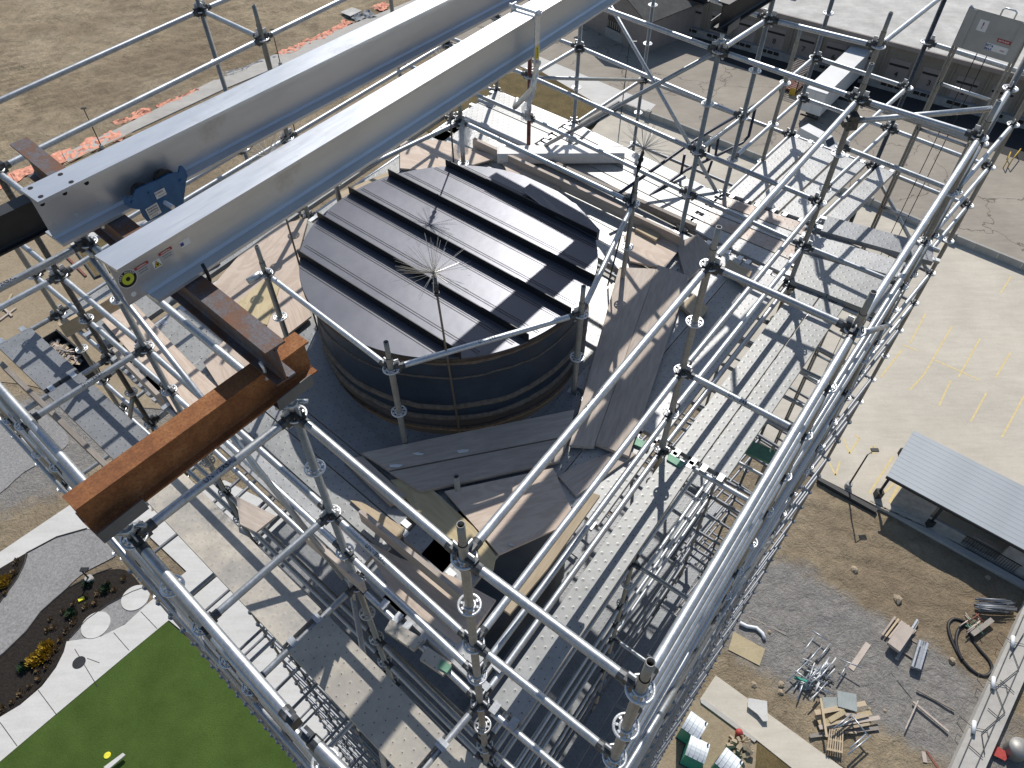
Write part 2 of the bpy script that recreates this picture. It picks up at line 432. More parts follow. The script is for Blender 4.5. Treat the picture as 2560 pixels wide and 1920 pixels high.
for k, (x, y) in G.items():
    hi = 0.0
    if k in ('Nd',): hi = 1.0
    if k in ('XL', 'BL', 'BP', 'XO'): hi = .5
    st = standard(k, x, y, -ZT, TOPZ[k], MATP.get(k, 'galvanised_dull'), -5.5, hi, k in SPIG)
    if k in UHEAD:
        # screw jack with a U plate that carries the beams
        b = MB(); b.tube(T(x, y, -.02), T(x, y, .20), .019, 12); b.tube(T(x, y, .06), T(x, y, .10), .034, 10)
        for s in (1, -1): b.box(T(x, y, .08) + V((.045 * s, .02 * s, 0)), (.07, .02, .018))
        b.obj('jack_screw', 'galvanised', st, True)
        fr = frame(T(x, y, .20), V((math.cos(GA), math.sin(GA), 0))); b = MB()
        b.box((0, 0, .004), (.22, .17, .008)); b.box((0, .083, .04), (.22, .006, .075)); b.box((0, -.083, .04), (.22, .006, .075))
        b.obj('u_plate', 'plate_grey', st, Mw=fr)
# --- ledgers: (from, to): levels
TOPL = [0, -1, -1.5, -2]
E_ = {}
def edge(a, b_, lv): E_[(a, b_)] = lv
for a, b_ in zip('dcJLP', 'cJLPO'):
    edge('M' + a, 'M' + b_, TOPL); edge('F' + a, 'F' + b_, TOPL if b_ != 'O' else [0, -1, -2])
    edge('R' + a, 'R' + b_, [0, -1, -1.5, -2] if b_ != 'O' else [0, -1.5, -2])
for k in 'dc': edge('F' + k, 'N' + k, TOPL if k == 'd' else [0, -1, -2]); edge('N' + k, 'R' + k, TOPL if k == 'd' else [0, -1, -2])
edge('Fc', 'Fd', []) ; edge('Nd', 'Nc', [0, -2]); edge('Rd', 'Xd', [0, -1, -2]); edge('Rc', 'Xc', [-2]); edge('Xd', 'Xc', [0, -1, -1.5, -2])
for k in 'PO': edge('F' + k, 'N' + k, [0, -1, -1.5, -2] if k == 'P' else [0, -.5, -1, -1.5, -2]); edge('N' + k, 'R' + k, [0, -1, -1.5, -2])
edge('NP', 'NO', [0, -1, -2])
for k, lv in (('d', [0, -1, -2]), ('c', [0, -1, -2]), ('J', [0, -1, -2]), ('L', [0, -1, -2]), ('P', [-2]), ('O', [-2])): edge('M' + k, 'F' + k, lv)
edge('Xc', 'XJ', [-1, -2]); edge('XJ', 'XL', [0, -1, -2]); edge('XL', 'XP', [0, -2]); edge('XP', 'XO', [-.5, -1, -2])
edge('RJ', 'XJ', [-1, -2]); edge('RL', 'XL', [0, -1, -2]); edge('RP', 'XP', [-2]); edge('RO', 'XO', [0, -.5, -1, -1.5, -2])
edge('XJ', 'BJ', [-2]); edge('XL', 'BL', [-1, -1.5, -2]); edge('XP', 'BP', [0, -1, -1.5, -2]); edge('XO', 'BO', [-1, -1.5, -2])
edge('BJ', 'BL', [-2]); edge('BL', 'BP', [-1, -1.5, -2]); edge('BP', 'BO', [-.5, -1.5, -2])
outer = set()
cand = []
def lvl_lower(a, b_):
    cross = (a[0] == 'M') != (b_[0] == 'M') or a in ('Nd', 'NP', 'RP', 'RL', 'RJ') and b_[0] in 'XN' 
    z = -3.0; out = []
    while z > -45.5:
        r = (-z) % 2
        if abs(r) < .01 or (not cross and (abs(r - 1) < .01 or abs(r - 1.5) < .01)): out.append(z)
        z -= .5
    return out
def proj(p):
    d = p - CAM; k = d.dot(FWD); return (1280 + FPX * d.dot(RGT) / k, 960 - FPX * d.dot(UPV) / k, k)
for (a, b_), lv in E_.items():
    if not lv: continue
    for z in list(lv) + lvl_lower(a, b_):
        A, B = T(*G[a], z), T(*G[b_], z); m = (A + B) / 2
        u, v, k = proj(m)
        vis = k > .5 and -900 < u < 3400 and -700 < v < 2700
        cand.append((0 if vis else 1, (m - CAM).length - (6 if z >= -2 else 0), A, B, z, a, b_))
cand.sort(key=lambda t: t[:2])
LEDG = {}
low = MB()
for i, (nv, dd, A, B, z, a, b_) in enumerate(cand):
    if i < 290 and not nv:
        d = B - A; mt = 'galvanised'
        o = inst('ledger', ledger_mesh(d.length, mt), sc, frame(A, d)); LEDG[(a, b_, z)] = o
        inst('wedge_head', WDG, o, frame(A, d)); inst('wedge_head', WDG, o, frame(B, -d))
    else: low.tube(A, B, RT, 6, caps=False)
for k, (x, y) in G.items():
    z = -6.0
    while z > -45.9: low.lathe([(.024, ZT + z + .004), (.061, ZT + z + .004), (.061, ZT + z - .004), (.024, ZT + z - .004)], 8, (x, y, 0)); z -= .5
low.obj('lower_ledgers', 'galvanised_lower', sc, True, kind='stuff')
# --- diagonal braces (with flattened, pinned ends)
def brace(A, B, mat='galvanised'):
    d = (B - A).normalized(); s = d.cross(V((0, 0, 1))).normalized() * .045
    b = MB(); b.tube(A + s + d * .1, B + s - d * .1, .0215, 12)
    for p, e in ((A, 1), (B, -1)):
        b.box(p + s * .8 + d * .06 * e, (.1, .02, .045), frame(V((0, 0, 0)), d).to_3x3())
    return b.obj('diagonal_brace', mat, sc, True)
g = lambda k, z: T(*G[k], z)
brace(g('XJ', 0), g('XL', -2)); brace(g('RL', 0), g('RJ', -2)); brace(g('RJ', -1), g('BJ', -2)); brace(g('FJ', 0), g('FL', -2))
brace(g('FL', -2), g('MP', -4)); brace(g('FP', -3), g('FL', -3.2), 'galvanised_dull'); brace(g('ML', -2), g('MP', -4)); brace(g('FO', -2), g('NO', -4))
brace(g('NO', 0), g('RO', -2)); brace(g('BP', -2), g('BO', -3)); brace(g('XP', -2), g('BP', -4)); brace(g('MJ', -2), g('ML', -4)); brace(g('NO', -4), g('RO', -6)); brace(g('Md', -2), g('MJ', -4))
brace(top(330, 985, -2.5), top(318, 1080, -3.1), 'galvanised_dull')
# loose cross tube near the hoist
b = MB(); A, B = top(2128, 303, -.14), top(2478, 272, -.02); b.tube(A, B, RT, 12); ct = b.obj('cross_tube', 'galvanised', sc, True)
b = MB(); b.box(A, (.09, .09, .12), frame(V((0, 0, 0)), B - A).to_3x3()); b.box(A + V((-.05, 0, 0)), (.06, .11, .05)); b.obj('swivel_coupler', 'casting', ct)
# --- chimney guard ring: short standards with rails at 1 m
GR = [top(977.5, 921.9, -1), top(1452.6, 783.9, -1), top(1583.5, 508, -1), top(1152, 303, -1), top(838, 452, -1), top(664, 683, -1)]
GO = []
for p in GR:
    GO.append(standard('g', p.x, p.y, -2.0, -.88, 'galvanised_dull', -2.0, -1.0, True))
for i, j in ((0, 1), (1, 2), (2, 3), (3, 4), (5, 0)):
    A, B = GR[i], GR[j]; d = B - A
    o = inst('ledger', ledger_mesh(d.length), sc, frame(A, d)); LEDG[('G', i, j)] = o
    inst('wedge_head', WDG, o, frame(A, d)); inst('wedge_head', WDG, o, frame(B, -d))
b = MB(); e = GR[5]; b.tube(e + V((-.03, -.03, .02)), top(620, 705, -1.02), .03, 12); b.obj('tube_stub', 'galvanised', sc, True)
sp = standard('r1', 3.06, 7.9, -2.6, -.55, 'galvanised_dull', -2.5, -.5, True)
# open tube end standing through the boards in front of the chimney
b = MB(); p = top(1144, 1222, -1.9); b.lathe([(RT, ZT - 2.3), (RT, ZT - 1.72), (.02, ZT - 1.72), (.02, ZT - 1.8)], 14, (p.x, p.y, 0)); b.obj('standard', 'galvanised_dull', sc, True)

# ------------------------------------------------------------------ steel decks
def lerp2(a, b_, t): return V((a[0] + (b_[0] - a[0]) * t, a[1] + (b_[1] - a[1]) * t))
def plank_obj(q, z, mat, parent, name='deck_plank', t=.055, hooks=True, **tg):
    """q: four plan points (near-left, near-right, far-right, far-left) ; top face at z"""
    q = [V((p[0], p[1], 0)) for p in q]
    o = T(q[0].x, q[0].y, z - t); ax = (q[3] + q[2] - q[0] - q[1]); L = ((q[3] - q[0]).length + (q[2] - q[1]).length) / 2
    Wd = ((q[1] - q[0]).length + (q[2] - q[3]).length) / 2
    if Wd > L: ax = (q[1] + q[2] - q[0] - q[3])
    fr = frame(o, ax); inv = fr.inverted()
    P = [inv @ T(p.x, p.y, z) for p in q]
    ar = sum(P[i].x * P[(i + 1) % 4].y - P[(i + 1) % 4].x * P[i].y for i in range(4))
    if ar < 0: P = P[::-1]
    b = MB(); b.prism(P, t); b.m = 1
    if hooks:
        c = [(P[i] + P[(i + 1) % 4]) / 2 for i in range(4)]
        for i in range(4):
            e = P[(i + 1) % 4] - P[i]
            if abs(e.x) < abs(e.y):
                s = 1 if c[i].x > L / 2 else -1
                for f in (.18, .82): b.box(P[i] + e * f + V((s * .03, 0, -.012)), (.075, .05, .03))
    return b.obj(name, [mat, 'galvanised'] if hooks else mat, parent, Mw=fr, **tg)
def strip(A0, A1, B0, B1, spans, mats, zt=-1.945, e0=.05, e1=.05, t=.055):
    """planks running from line A (A0..A1) to line B (B0..B1); spans are fractions across"""
    for k, (s0, s1) in enumerate(spans):
        a0, a1 = lerp2(A0, A1, s0), lerp2(A0, A1, s1); b0, b1 = lerp2(B0, B1, s0), lerp2(B0, B1, s1)
        d = (b0 - a0).normalized(); m = mats[k % len(mats)]
        plank_obj([a0 + d * e0, a1 + d * e0, b1 - d * e1, b0 - d * e1], zt, m, sc, t=t)
g2 = lambda k: V(G[k])
strip(g2('FP'), g2('FO'), g2('NP'), g2('NO'), [(.075, .33)], ['deck_steel'])
strip(g2('NP'), g2('NO'), g2('RP'), g2('RO'), [(.09, .34), (.355, .605)], ['deck_steel', 'deck_steel'])
# inner ring beside the chimney
uB = (g2('FP') - g2('FL')).normalized(); 
ip = [( (i * .24 + .06), (i * .24 + .285)) for i in range(4)]
def inner(A, B, dirn, mats, n=4, z=-1.955, w=.24, e0=.05, e1=.05):
    for i in range(n):
        o0, o1 = dirn * (.05 + i * w), dirn * (.05 + i * w + w - .012); d = (B - A).normalized()
        plank_obj([A + o0 + d * e0, A + o1 + d * e0, B + o1 - d * e1, B + o0 - d * e1], z, mats[i % len(mats)], sc)
inner(g2('FP') - uB * .48, g2('NP') - uB * .48, -uB, ['deck_steel', 'deck_grey'], 2); inner(lerp2(G['FP'], G['NP'], .6), g2('NP'), -uB, ['deck_steel', 'deck_white'], 2); inner(g2('NP'), g2('RP'), -uB, ['deck_white', 'deck_steel', 'deck_white'])
inner(g2('Fc'), g2('Nc'), uB, ['deck_steel']); inner(g2('Nc'), g2('Rc'), uB, ['deck_steel', 'deck_white'])
uA = (g2('NP') - g2('FP')).normalized()
inner(g2('FL'), g2('FJ'), uA, ['deck_white', 'deck_steel', 'deck_grey', 'deck_grey'], 4); inner(g2('FP') - uB * .75 + uA * .42, g2('FL') + uA * .42, uA, ['deck_grey'], 2, e0=0); inner(g2('FP') - uB * .06, g2('FL'), uA, ['deck_white'], 1, e0=.0)
inner(g2('FJ'), g2('Fc'), uA, ['deck_steel', 'deck_white'], 4, e1=.1)
inner(g2('RL'), g2('RJ'), -uA, ['deck_steel', 'deck_white'], 4); inner(g2('RP') - uB * 1.02, g2('RL'), -uA, ['deck_white'], 4, e0=0)
inner(g2('RJ'), g2('Rc'), -uA, ['deck_white'], 4, e1=.1)
# plates cut to the round of the chimney
cc_ = V((CX, CY)); CPN = [0]
for un, ut, m_ in ((-uA, uB, 'deck_grey'), (uB, uA, 'deck_steel'), (-uB, uA, 'deck_steel'), (uA, uB, 'deck_steel')):
    P = [cc_ + un * 1.6 - ut * 1.5, cc_ + un * 1.6 + ut * 1.5]; r_ = RC + .012
    for i in range(25):
        x = 1.5 - 3.0 * i / 24; y = math.sqrt(max(0, r_ * r_ - x * x)); P.append(cc_ + un * max(.95, y) + ut * x)
    fr = frame(T(P[0].x, P[0].y, -2.0), V((ut.x, ut.y, 0))); iv = fr.inverted(); Q = [iv @ T(p.x, p.y, -1.965) for p in P]
    if sum(Q[i].x * Q[(i + 1) % len(Q)].y - Q[(i + 1) % len(Q)].x * Q[i].y for i in range(len(Q))) < 0: Q = Q[::-1]
    Q = [p - V((0, 0, .035 * CPN[0])) for p in Q]; CPN[0] += 1; b = MB(); b.prism(Q, .03); b.obj('cut_plate', m_, sc, Mw=fr)
# rear strip and landing behind it
strip(g2('RO'), g2('XO'), g2('RP'), g2('XP'), [(.06, .28), (.30, .52), (.54, .74), (.76, .95)], ['deck_white', 'deck_steel'])
strip(g2('RP'), g2('XP'), g2('RL'), g2('XL'), [(.06, .28), (.30, .52), (.54, .74), (.76, .95)], ['deck_white', 'deck_rust', 'deck_white', 'deck_rust'])
strip(g2('RL'), g2('XL'), g2('RJ'), g2('XJ'), [(.06, .28), (.30, .52), (.54, .74), (.76, .95)], ['deck_steel', 'deck_white'])
strip(g2('RJ'), g2('XJ'), g2('Rc'), g2('Xc'), [(.06, .5), (.52, .95)], ['deck_white', 'deck_steel'])
strip(g2('XL'), g2('XP'), g2('BL'), g2('BP'), [(.05, .31), (.34, .62), (.65, .93)], ['deck_white'], e0=.03, e1=.1)
strip(g2('XP'), g2('XO'), g2('BP'), g2('BO'), [(.05, .22)], ['deck_white'], e0=.03)
# cross plates on the right strip beside the hoist
for q_, m in (([(1992, 636), (1976, 706), (2190, 790), (2235, 705)], 'deck_steel'), ([(2022, 590), (2000, 628), (2240, 698), (2262, 662)], 'deck_white'), ([(2066, 545), (2050, 582), (2330, 660), (2330, 618)], 'deck_grey')):
    plank_obj([top(*p, -1.93) for p in q_], -1.90, m, sc)
# front strip: cement-spattered planks
def frontp(a, c, f0, f1, mat, e0=.03, e1=.03, z=-1.945):
    strip(g2('M' + a), g2('F' + a), g2('M' + c), g2('F' + c), [(f0, f1)], [mat], z, e0, e1)
frontp('L', 'J', .32, .68, 'deck_spatter'); frontp('P', 'L', .32, .68, 'deck_cement'); frontp('O', 'P', .3, .7, 'deck_cement')
frontp('J', 'c', .36, .70, 'deck_grey'); frontp('c', 'd', .36, .7, 'deck_grey'); frontp('L', 'J', .74, .98, 'deck_grey', z=-3.95)
strip(g2('Fd'), g2('Fc'), g2('Nd'), g2('Nc'), [(.1, .48), (.52, .9)], ['deck_steel'])
strip(g2('Nd'), g2('Nc'), g2('Rd'), g2('Rc'), [(.1, .48), (.52, .9)], ['deck_steel'])
# decks of the lifts below, seen only through the gaps
ld = MB()
for zl in range(-6, -45, -2):
    for (a, b_, c, d_, sp_) in () if zl > -8 else (('FP', 'FO', 'NP', 'NO', (.08, .3)), ('NP', 'NO', 'RP', 'RO', (.08, .3)), ('RP', 'XP', 'RL', 'XL', (.1, .9)), ('XL', 'XP', 'BL', 'BP', (.1, .9))):
        P = [lerp2(G[a], G[b_], sp_[0]), lerp2(G[a], G[b_], sp_[1]), lerp2(G[c], G[d_], sp_[1]), lerp2(G[c], G[d_], sp_[0])]
        ld.prism([T(p.x, p.y, zl + .05) for p in P], .05)
    if zl <= -6:
        for k_, (a, d0, c) in enumerate((('FP', -uB, 'RP'), ('FP', uA, 'Fc'), ('Fc', uB, 'Rc'), ('RP', -uA, 'Rc'))):
            A, B = g2(a), g2(c); P = [A + d0 * .05, A + d0 * 1.0, B + d0 * 1.0, B + d0 * .05]; ld.prism([T(p.x, p.y, zl - .07 * (k_ + 1)) for p in P], .05)
ld.obj('lower_decks', 'deck_grey', sc, kind='stuff')
# green painted plank ends and hook plates
for q_, z in (([(1590, 1098), (1580, 1112), (1618, 1128), (1626, 1112)], -1.95), ([(1672, 1136), (1666, 1152), (1700, 1172), (1712, 1160)], -1.95), ([(1862, 1098), (1850, 1128), (1925, 1160), (1940, 1130)], -3.4)):
    plank_obj([top(*p, z) for p in q_], z + .02, 'green_paint', sc, 'end_plate', .03, False)
for q_ in ([(977, 1552), (962, 1578), (1035, 1628), (1060, 1600)], [(1068, 1618), (1050, 1650), (1108, 1690), (1130, 1660)]):
    plank_obj([top(*p, -1.95) for p in q_], -1.93, 'deck_cement', sc, 'end_plate', .04, False)
plank_obj([top(*p, -1.95) for p in ((1104, 1652), (1095, 1672), (1118, 1686), (1130, 1668))], -1.92, 'green_paint', sc, 'end_plate', .04, False)
# --- maker's name printed round some tubes
FONT = {}
def text_mesh(body, size, mat, wrap=None):
    k = (body, size, mat, wrap)
    if k in FONT: return FONT[k]
    cu = bpy.data.curves.new('print', 'FONT'); cu.body = body; cu.size = size; cu.align_x = 'CENTER'; cu.align_y = 'CENTER'; cu.extrude = 0.0
    cu.resolution_u = 2; cu.offset = size * .018
    ob = bpy.data.objects.new('print_tmp', cu); COL.objects.link(ob)
    dg = bpy.context.evaluated_depsgraph_get(); me = bpy.data.meshes.new_from_object(ob.evaluated_get(dg))
    bpy.data.objects.remove(ob); bpy.data.curves.remove(cu); me.name = 'print'; me.materials.clear(); me.materials.append(MAT[mat])
    if wrap:
        for vtx in me.vertices:
            x, y, _ = vtx.co; a = y / wrap; vtx.co = (x, wrap * math.sin(a), wrap * math.cos(a))
    FONT[k] = me; return me
PRN = text_mesh('UNIVERSAL', .036, 'black_print', RT + .0006)
def printed(key, f, roll, flip=False):
    o = LEDG.get(key)
    if not o: return
    Mw = WM[o.name].copy(); A = Mw.translation.copy(); ax = Mw.col[0].to_3d(); L = max(v.co.x for v in o.data.vertices) + .07
    inst('maker_print', PRN, o, Mw @ Matrix.Translation((L * f, 0, 0)) @ Matrix.Rotation(math.pi if flip else 0, 4, 'Z') @ Matrix.Rotation(math.radians(roll), 4, 'X'))
for k, f, r, fl in ((('G', 0, 1), .5, 25, False), (('G', 2, 3), .42, 20, True), (('FP', 'NP', 0), .45, -35, False), (('RJ', 'RL', 0), .36, 35, False), (('RJ', 'RL', -1), .33, 40, False), (('FJ', 'MJ', 0), .6, 20, True), (('Fc', 'Nc', 0), .42, -40, False), (('Fc', 'Nc', -1), .62, -40, False), (('XP', 'XO', -1), .4, 35, False), (('RL', 'XL', -1), .5, 0, False), (('RJ', 'XJ', -1), .55, -25, False), (('MJ', 'FJ', -1), .55, 20, False), (('FL', 'FP', -1), .35, 20, False), (('NP', 'NO', -1), .5, 40, False), (('ML', 'FL', 0), .5, 20, False), (('ML', 'MP', -1), .2, -25, False), (('BL', 'BP', -1.5), .4, 35, False), (('MJ', 'FJ', 0), .4, 10, False)):
    printed(k, f, r, fl)
# ------------------------------------------------------------------ beams on top
def onplane(u, v, p0, n):
    d = ray(u, v); n = V(n); return CAM + d * ((p0 - CAM).dot(n) / d.dot(n))
def ibeam(name, A, B, w_, h, tf, tw, mat, cope=0.0, parts=None, **tg):
    """A, B: ends of the axis at the underside"""
    fr = frame(A, B - A); L = (B - A).length; b = MB()
    b.box((L / 2, 0, h - tf / 2), (L, w_, tf)); b.box((L / 2, 0, h / 2), (L, tw, h - 2 * tf + .002)); b.box((L / 2 + cope / 2, 0, tf / 2), (L - cope, w_, tf))
    # root fillets
    for s in (1, -1):
        for z0, z1 in ((tf, tf + .012), (h - tf, h - tf - .012)):
            b.add([(0 + cope * (z0 < h / 2), s * (tw / 2 + .012), z0), (L, s * (tw / 2 + .012), z0), (L, s * tw / 2, z1), (0 + cope * (z0 < h / 2), s * tw / 2, z1)], [(0, 1, 2, 3) if s > 0 else (3, 2, 1, 0)])
    return b.obj(name, mat, None, Mw=fr, **tg), fr, L
ZB, HB = .95, .27
def mid(a, b_): return (a + b_) / 2
e2 = mid(top(238.3, 639.6, ZB), top(289.4, 674.2, ZB)); f2 = mid(top(1289, 29, ZB), top(1330, 39, ZB)); d2 = (f2 - e2).normalized()
up1 = top(52.5, 474, ZB); lo1 = top(91, 505, ZB); e1 = mid(up1, lo1); d1 = ((top(850, 93, ZB) - up1).normalized() + (top(850, 132, ZB) - lo1).normalized()).normalized()
dz = V((0, 0, HB))
bm2, fr2, L2 = ibeam('aluminium_beam', e2 - dz, e2 + d2 * 8.6 - dz, .165, HB, .017, .011, 'aluminium', .10, label='aluminium runway beam carrying the round yellow sticker on its web', cat='beam')
bm1, fr1, L1_ = ibeam('aluminium_beam', e1 - dz, e1 + d1 * 8.6 - dz, .165, HB, .017, .011, 'aluminium', .0, label='aluminium runway beam with bolt holes and the blue trolley hung on it', cat='beam')
def ndir(d): return V((d.y, -d.x, 0))
n1, n2 = ndir(d1), ndir(d2)
def disc(name, c, n, r, mat, parent, t=.002, sides=18):
    b = MB(); b.tube(c - n * t, c + n * t, r, sides); return b.obj(name, mat, parent)
for px in ((63 * 1.0 + 13, 470.5), (102, 491.5), (151, 436), (178, 455)): disc('bolt_hole', top(*px, ZB), V((0, 0, 1)), .0125, 'tube_bore', bm1, .0015)
pw1 = e1 + n1 * .0055
for i, px in enumerate(((105.5, 509.5), (161.5, 482.5), (216, 457), (191, 536.5), (136, 564.5), (243.5, 509.5))):
    disc('bolt_hole', onplane(*px, pw1, n1), n1, .0125, 'label_silver' if i > 2 else 'tube_bore', bm1, .0015)
pw2 = e2 + n2 * .0055
disc('bolt_hole', onplane(334, 735, pw2, n2), n2, .013, 'label_paper', bm2, .0015); disc('bolt_hole', onplane(295, 676, pw2, n2), n2, .01, 'tube_bore', bm2, .0015)
def decal(px, w_, h, mat, parent, p0, n, d, name='sticker', lift=.001, ang=0):
    c = onplane(*px, p0, n) + n * lift; fr = Matrix((d, V((0, 0, 1)), n)).transposed().to_4x4(); fr.translation = c
    fr = fr @ Matrix.Rotation(ang, 4, 'Z'); b = MB(); b.add([(-w_ / 2, -h / 2, 0), (w_ / 2, -h / 2, 0), (w_ / 2, h / 2, 0), (-w_ / 2, h / 2, 0)], [(0, 1, 2, 3)])
    o = b.obj(name, mat, parent, Mw=fr); return o, fr
def words(body, size, fr, mat, parent, x=0, y=0, lift=.0012, name='lettering'):
    return inst(name, text_mesh(body, size, mat), parent, fr @ Matrix.Translation((x, y, lift)))
def poly_decal(pts, fr, mat, parent, lift, name='sticker'):
    b = MB(); b.add([(x, y, lift) for x, y in pts], [tuple(range(len(pts)))]); return b.obj(name, mat, parent, Mw=fr)
circ = lambda r, n=28: [(r * math.cos(2 * math.pi * i / n), r * math.sin(2 * math.pi * i / n)) for i in range(n)]
c = onplane(319.5, 697, pw2, n2); fr = Matrix((d2, V((0, 0, 1)), n2)).transposed().to_4x4(); fr.translation = c
poly_decal(circ(.046), fr, 'label_paper', bm2, .001); poly_decal(circ(.043), fr, 'black_print', bm2, .0016); poly_decal(circ(.029), fr, 'lime_print', bm2, .0022); poly_decal(circ(.011, 14), fr, 'black_print', bm2, .0028)
def arc_text(s, r, size, fr, mat, parent, a0, step):
    for i, chh in enumerate(s):
        if chh == ' ': continue
        a = a0 - i * step; inst('lettering', text_mesh(chh, size, mat), parent, fr @ Matrix.Translation((r * math.cos(a), r * math.sin(a), .0026)) @ Matrix.Rotation(a - math.pi / 2, 4, 'Z'))
arc_text('FREE ACCESS', .036, .013, fr, 'label_paper', bm2, math.radians(160), math.radians(14))
_, fr = decal((392.5, 659), .042, .042, 'label_paper', bm2, pw2, n2, d2); poly_decal([(-.018, -.016), (.018, -.016), (0, .018)], fr, 'black_print', bm2, .001); poly_decal([(-.0135, -.0133), (.0135, -.0133), (0, .0125)], fr, 'yellow_print', bm2, .0016)
poly_decal([(-.003, -.01), (.003, -.011), (.006, .002), (-.005, .003)], fr, 'black_print', bm2, .0022)
for px in ((355, 663), (414, 627)):
    _, fr = decal((px[0] + 2, px[1] + 9), .072, .05, 'label_silver', bm2, pw2, n2, d2); poly_decal([(-.036, .012), (.036, .012), (.036, .026), (-.036, .026)], fr, 'red_print', bm2, .001)
    words('WARNING', .010, fr, 'label_paper', bm2, 0, .019, .0016); words('keep hands clear', .007, fr, 'black_print', bm2, 0, .001); words('read the manual', .007, fr, 'black_print', bm2, 0, -.012)
_, fr = decal((462, 606), .055, .036, 'label_paper', bm2, pw2, n2, d2); poly_decal([(-.026, -.01), (-.008, -.01), (-.008, .008), (-.026, .008)], fr, 'blue_print', bm2, .001)
# rusty cross beams
ZR1, ZR2 = .44, .672
def rust(A, B, ztop, w_, h, mat, label, name='rusty_beam'):
    o, fr, L = ibeam(name, A - V((0, 0, h)), B - V((0, 0, h)), w_, h, .012, .009, mat, label=label, cat='beam'); return o, fr, L
A = mid(top(155.5, 1238.8, ZR1), top(186.6, 1277.6, ZR1)); B = mid(top(735, 830.5, ZR1), top(772, 852, ZR1))
r1, frr1, _ = rust(A, B, ZR1, .105, .225, 'rusty_steel', 'orange rusty steel beam resting on two jack heads at the scaffold edge')
dr1 = (B - A).normalized()
A2 = mid(top(711.5, 852, ZR2), top(663, 883, ZR2)); B2 = mid(top(19, 358, ZR2), top(72, 345, ZR2))
r2, frr2, _ = rust(A2, B2, ZR2, .105, .225, 'rusty_mill_steel', 'blue grey and rust mottled beam laid under both aluminium beams')
p = T(*G['FJ'], ZR1); q_ = T(*G['MJ'], ZR1)
r3, _, _ = rust(q_ - (p - q_).normalized() * .15, p + (p - q_).normalized() * .42, ZR1, .105, .225, 'dark_steel', 'black steel beam under the bolt-holed end of an aluminium beam')
p = T(*G['RL'], ZR1); q_ = T(*G['XL'], ZR1)
r4, _, _ = rust(p - (q_ - p).normalized() * .1, q_ + (q_ - p).normalized() * .6, ZR1, .105, .225, 'dark_steel', 'dark steel beam on the jack head of the far inner standard')
S_ = top(1226, 455, CZ); E_d = (T(*G['RL'], 0) - T(*G['RJ'], 0)).normalized(); E_s = S_ + SUN * ((.56 - CZ) / SUN.z)
E_s.z = ZT + ZR2; r5, _, _ = rust(E_s, E_s + E_d * 2.15, ZR2, .105, .225, 'dark_steel', 'dark cross beam under the far ends of the aluminium beams')
# little bent clips that hold the beams together
for k, (px, z, n_, d_, par) in enumerate((((250, 548), .66, n1, d1, r2), ((517, 688), .66, n2, d2, r2), ((660, 930), .45, dr1.cross(V((0, 0, 1))), dr1, r1))):
    c = top(*px, z); b = MB(); b.path([c + V((0, 0, .07)), c + n_ * .012 + V((0, 0, .03)), c + n_ * .014 - V((0, 0, .02)), c - V((0, 0, .05)), c - n_ * .02 - V((0, 0, .06))], .009, 6)
    b.obj('clip', 'rosette_zinc' if k != 1 else 'cap_rib', par, True)
# blue trolley on the far beam
pt = e1 + n1 * .098
def P_(x, y): return onplane(x / 2.572, y / 2.572, pt, n1)
outl = [(790, 1268), (800, 1262), (815, 1278), (855, 1272), (875, 1222), (900, 1205), (1005, 1165), (1085, 1118), (1150, 1110), (1158, 1072), (1172, 1068), (1192, 1090), (1208, 1128), (1196, 1175), (1188, 1240), (1180, 1312), (1085, 1362), (1000, 1402), (950, 1425), (925, 1395), (905, 1350), (850, 1340), (812, 1322)]
tr = thing('beam_trolley', pt + d1 * .5 - V((0, 0, .5)), 'blue push trolley with paper labels hanging on the beam flange', 'trolley')
def slab(px, n, th, off=0.0):
    P = [P_(*p) + n * off for p in px]; k = len(P); b = MB()
    b.add(P + [p - n * th for p in P], [tuple(range(k)), tuple(range(2 * k - 1, k - 1, -1))] + [(i, k + i, k + (i + 1) % k, (i + 1) % k) for i in range(k)]); return b
slab(outl, n1, .012).obj('side_plate', 'trolley_blue', tr)
slab(outl, n1, .012, -.19).obj('side_plate', 'trolley_blue', tr)
for x, y, r in ((1075, 1165, .052), (925, 1245, .045)):
    c = P_(x, y); b = MB(); b.tube(c - n1 * .014, c - n1 * .05, r, 24); b.tube(c - n1 * .012, c - n1 * .02, r * 1.14, 24); b.obj('wheel', 'black_rubber', tr)
c = P_(1060, 1302); b = MB(); b.tube(c - n1 * .2, c + n1 * .075, .013, 14); b.obj('axle', 'rosette_zinc', tr, True)
for x, y in ((850, 1300), (1160, 1160), (960, 1240)): disc('bolt', P_(x, y), n1, .008, 'trolley_blue', tr, .008, 6)
_, fr = decal((1030 / 2.572, 1243 / 2.572), .062, .042, 'label_paper', tr, pt, n1, d1, 'label', .003); words('CORSO', .014, fr, 'black_print', tr, -.006, .009); words('TROLLEY 3t', .009, fr, 'black_print', tr, .004, -.010)
_, fr = decal((985 / 2.572, 1355 / 2.572), .074, .068, 'label_paper', tr, pt, n1, d1, 'label', .003, .05)
for i, (tx, sz) in enumerate((('American', .0155), ('Scaffolding', .0135), ('SALES & RENTAL', .0085), ('(513) 231-', .009))): words(tx, sz, fr, 'black_print', tr, 0, .022 - i * .0155)
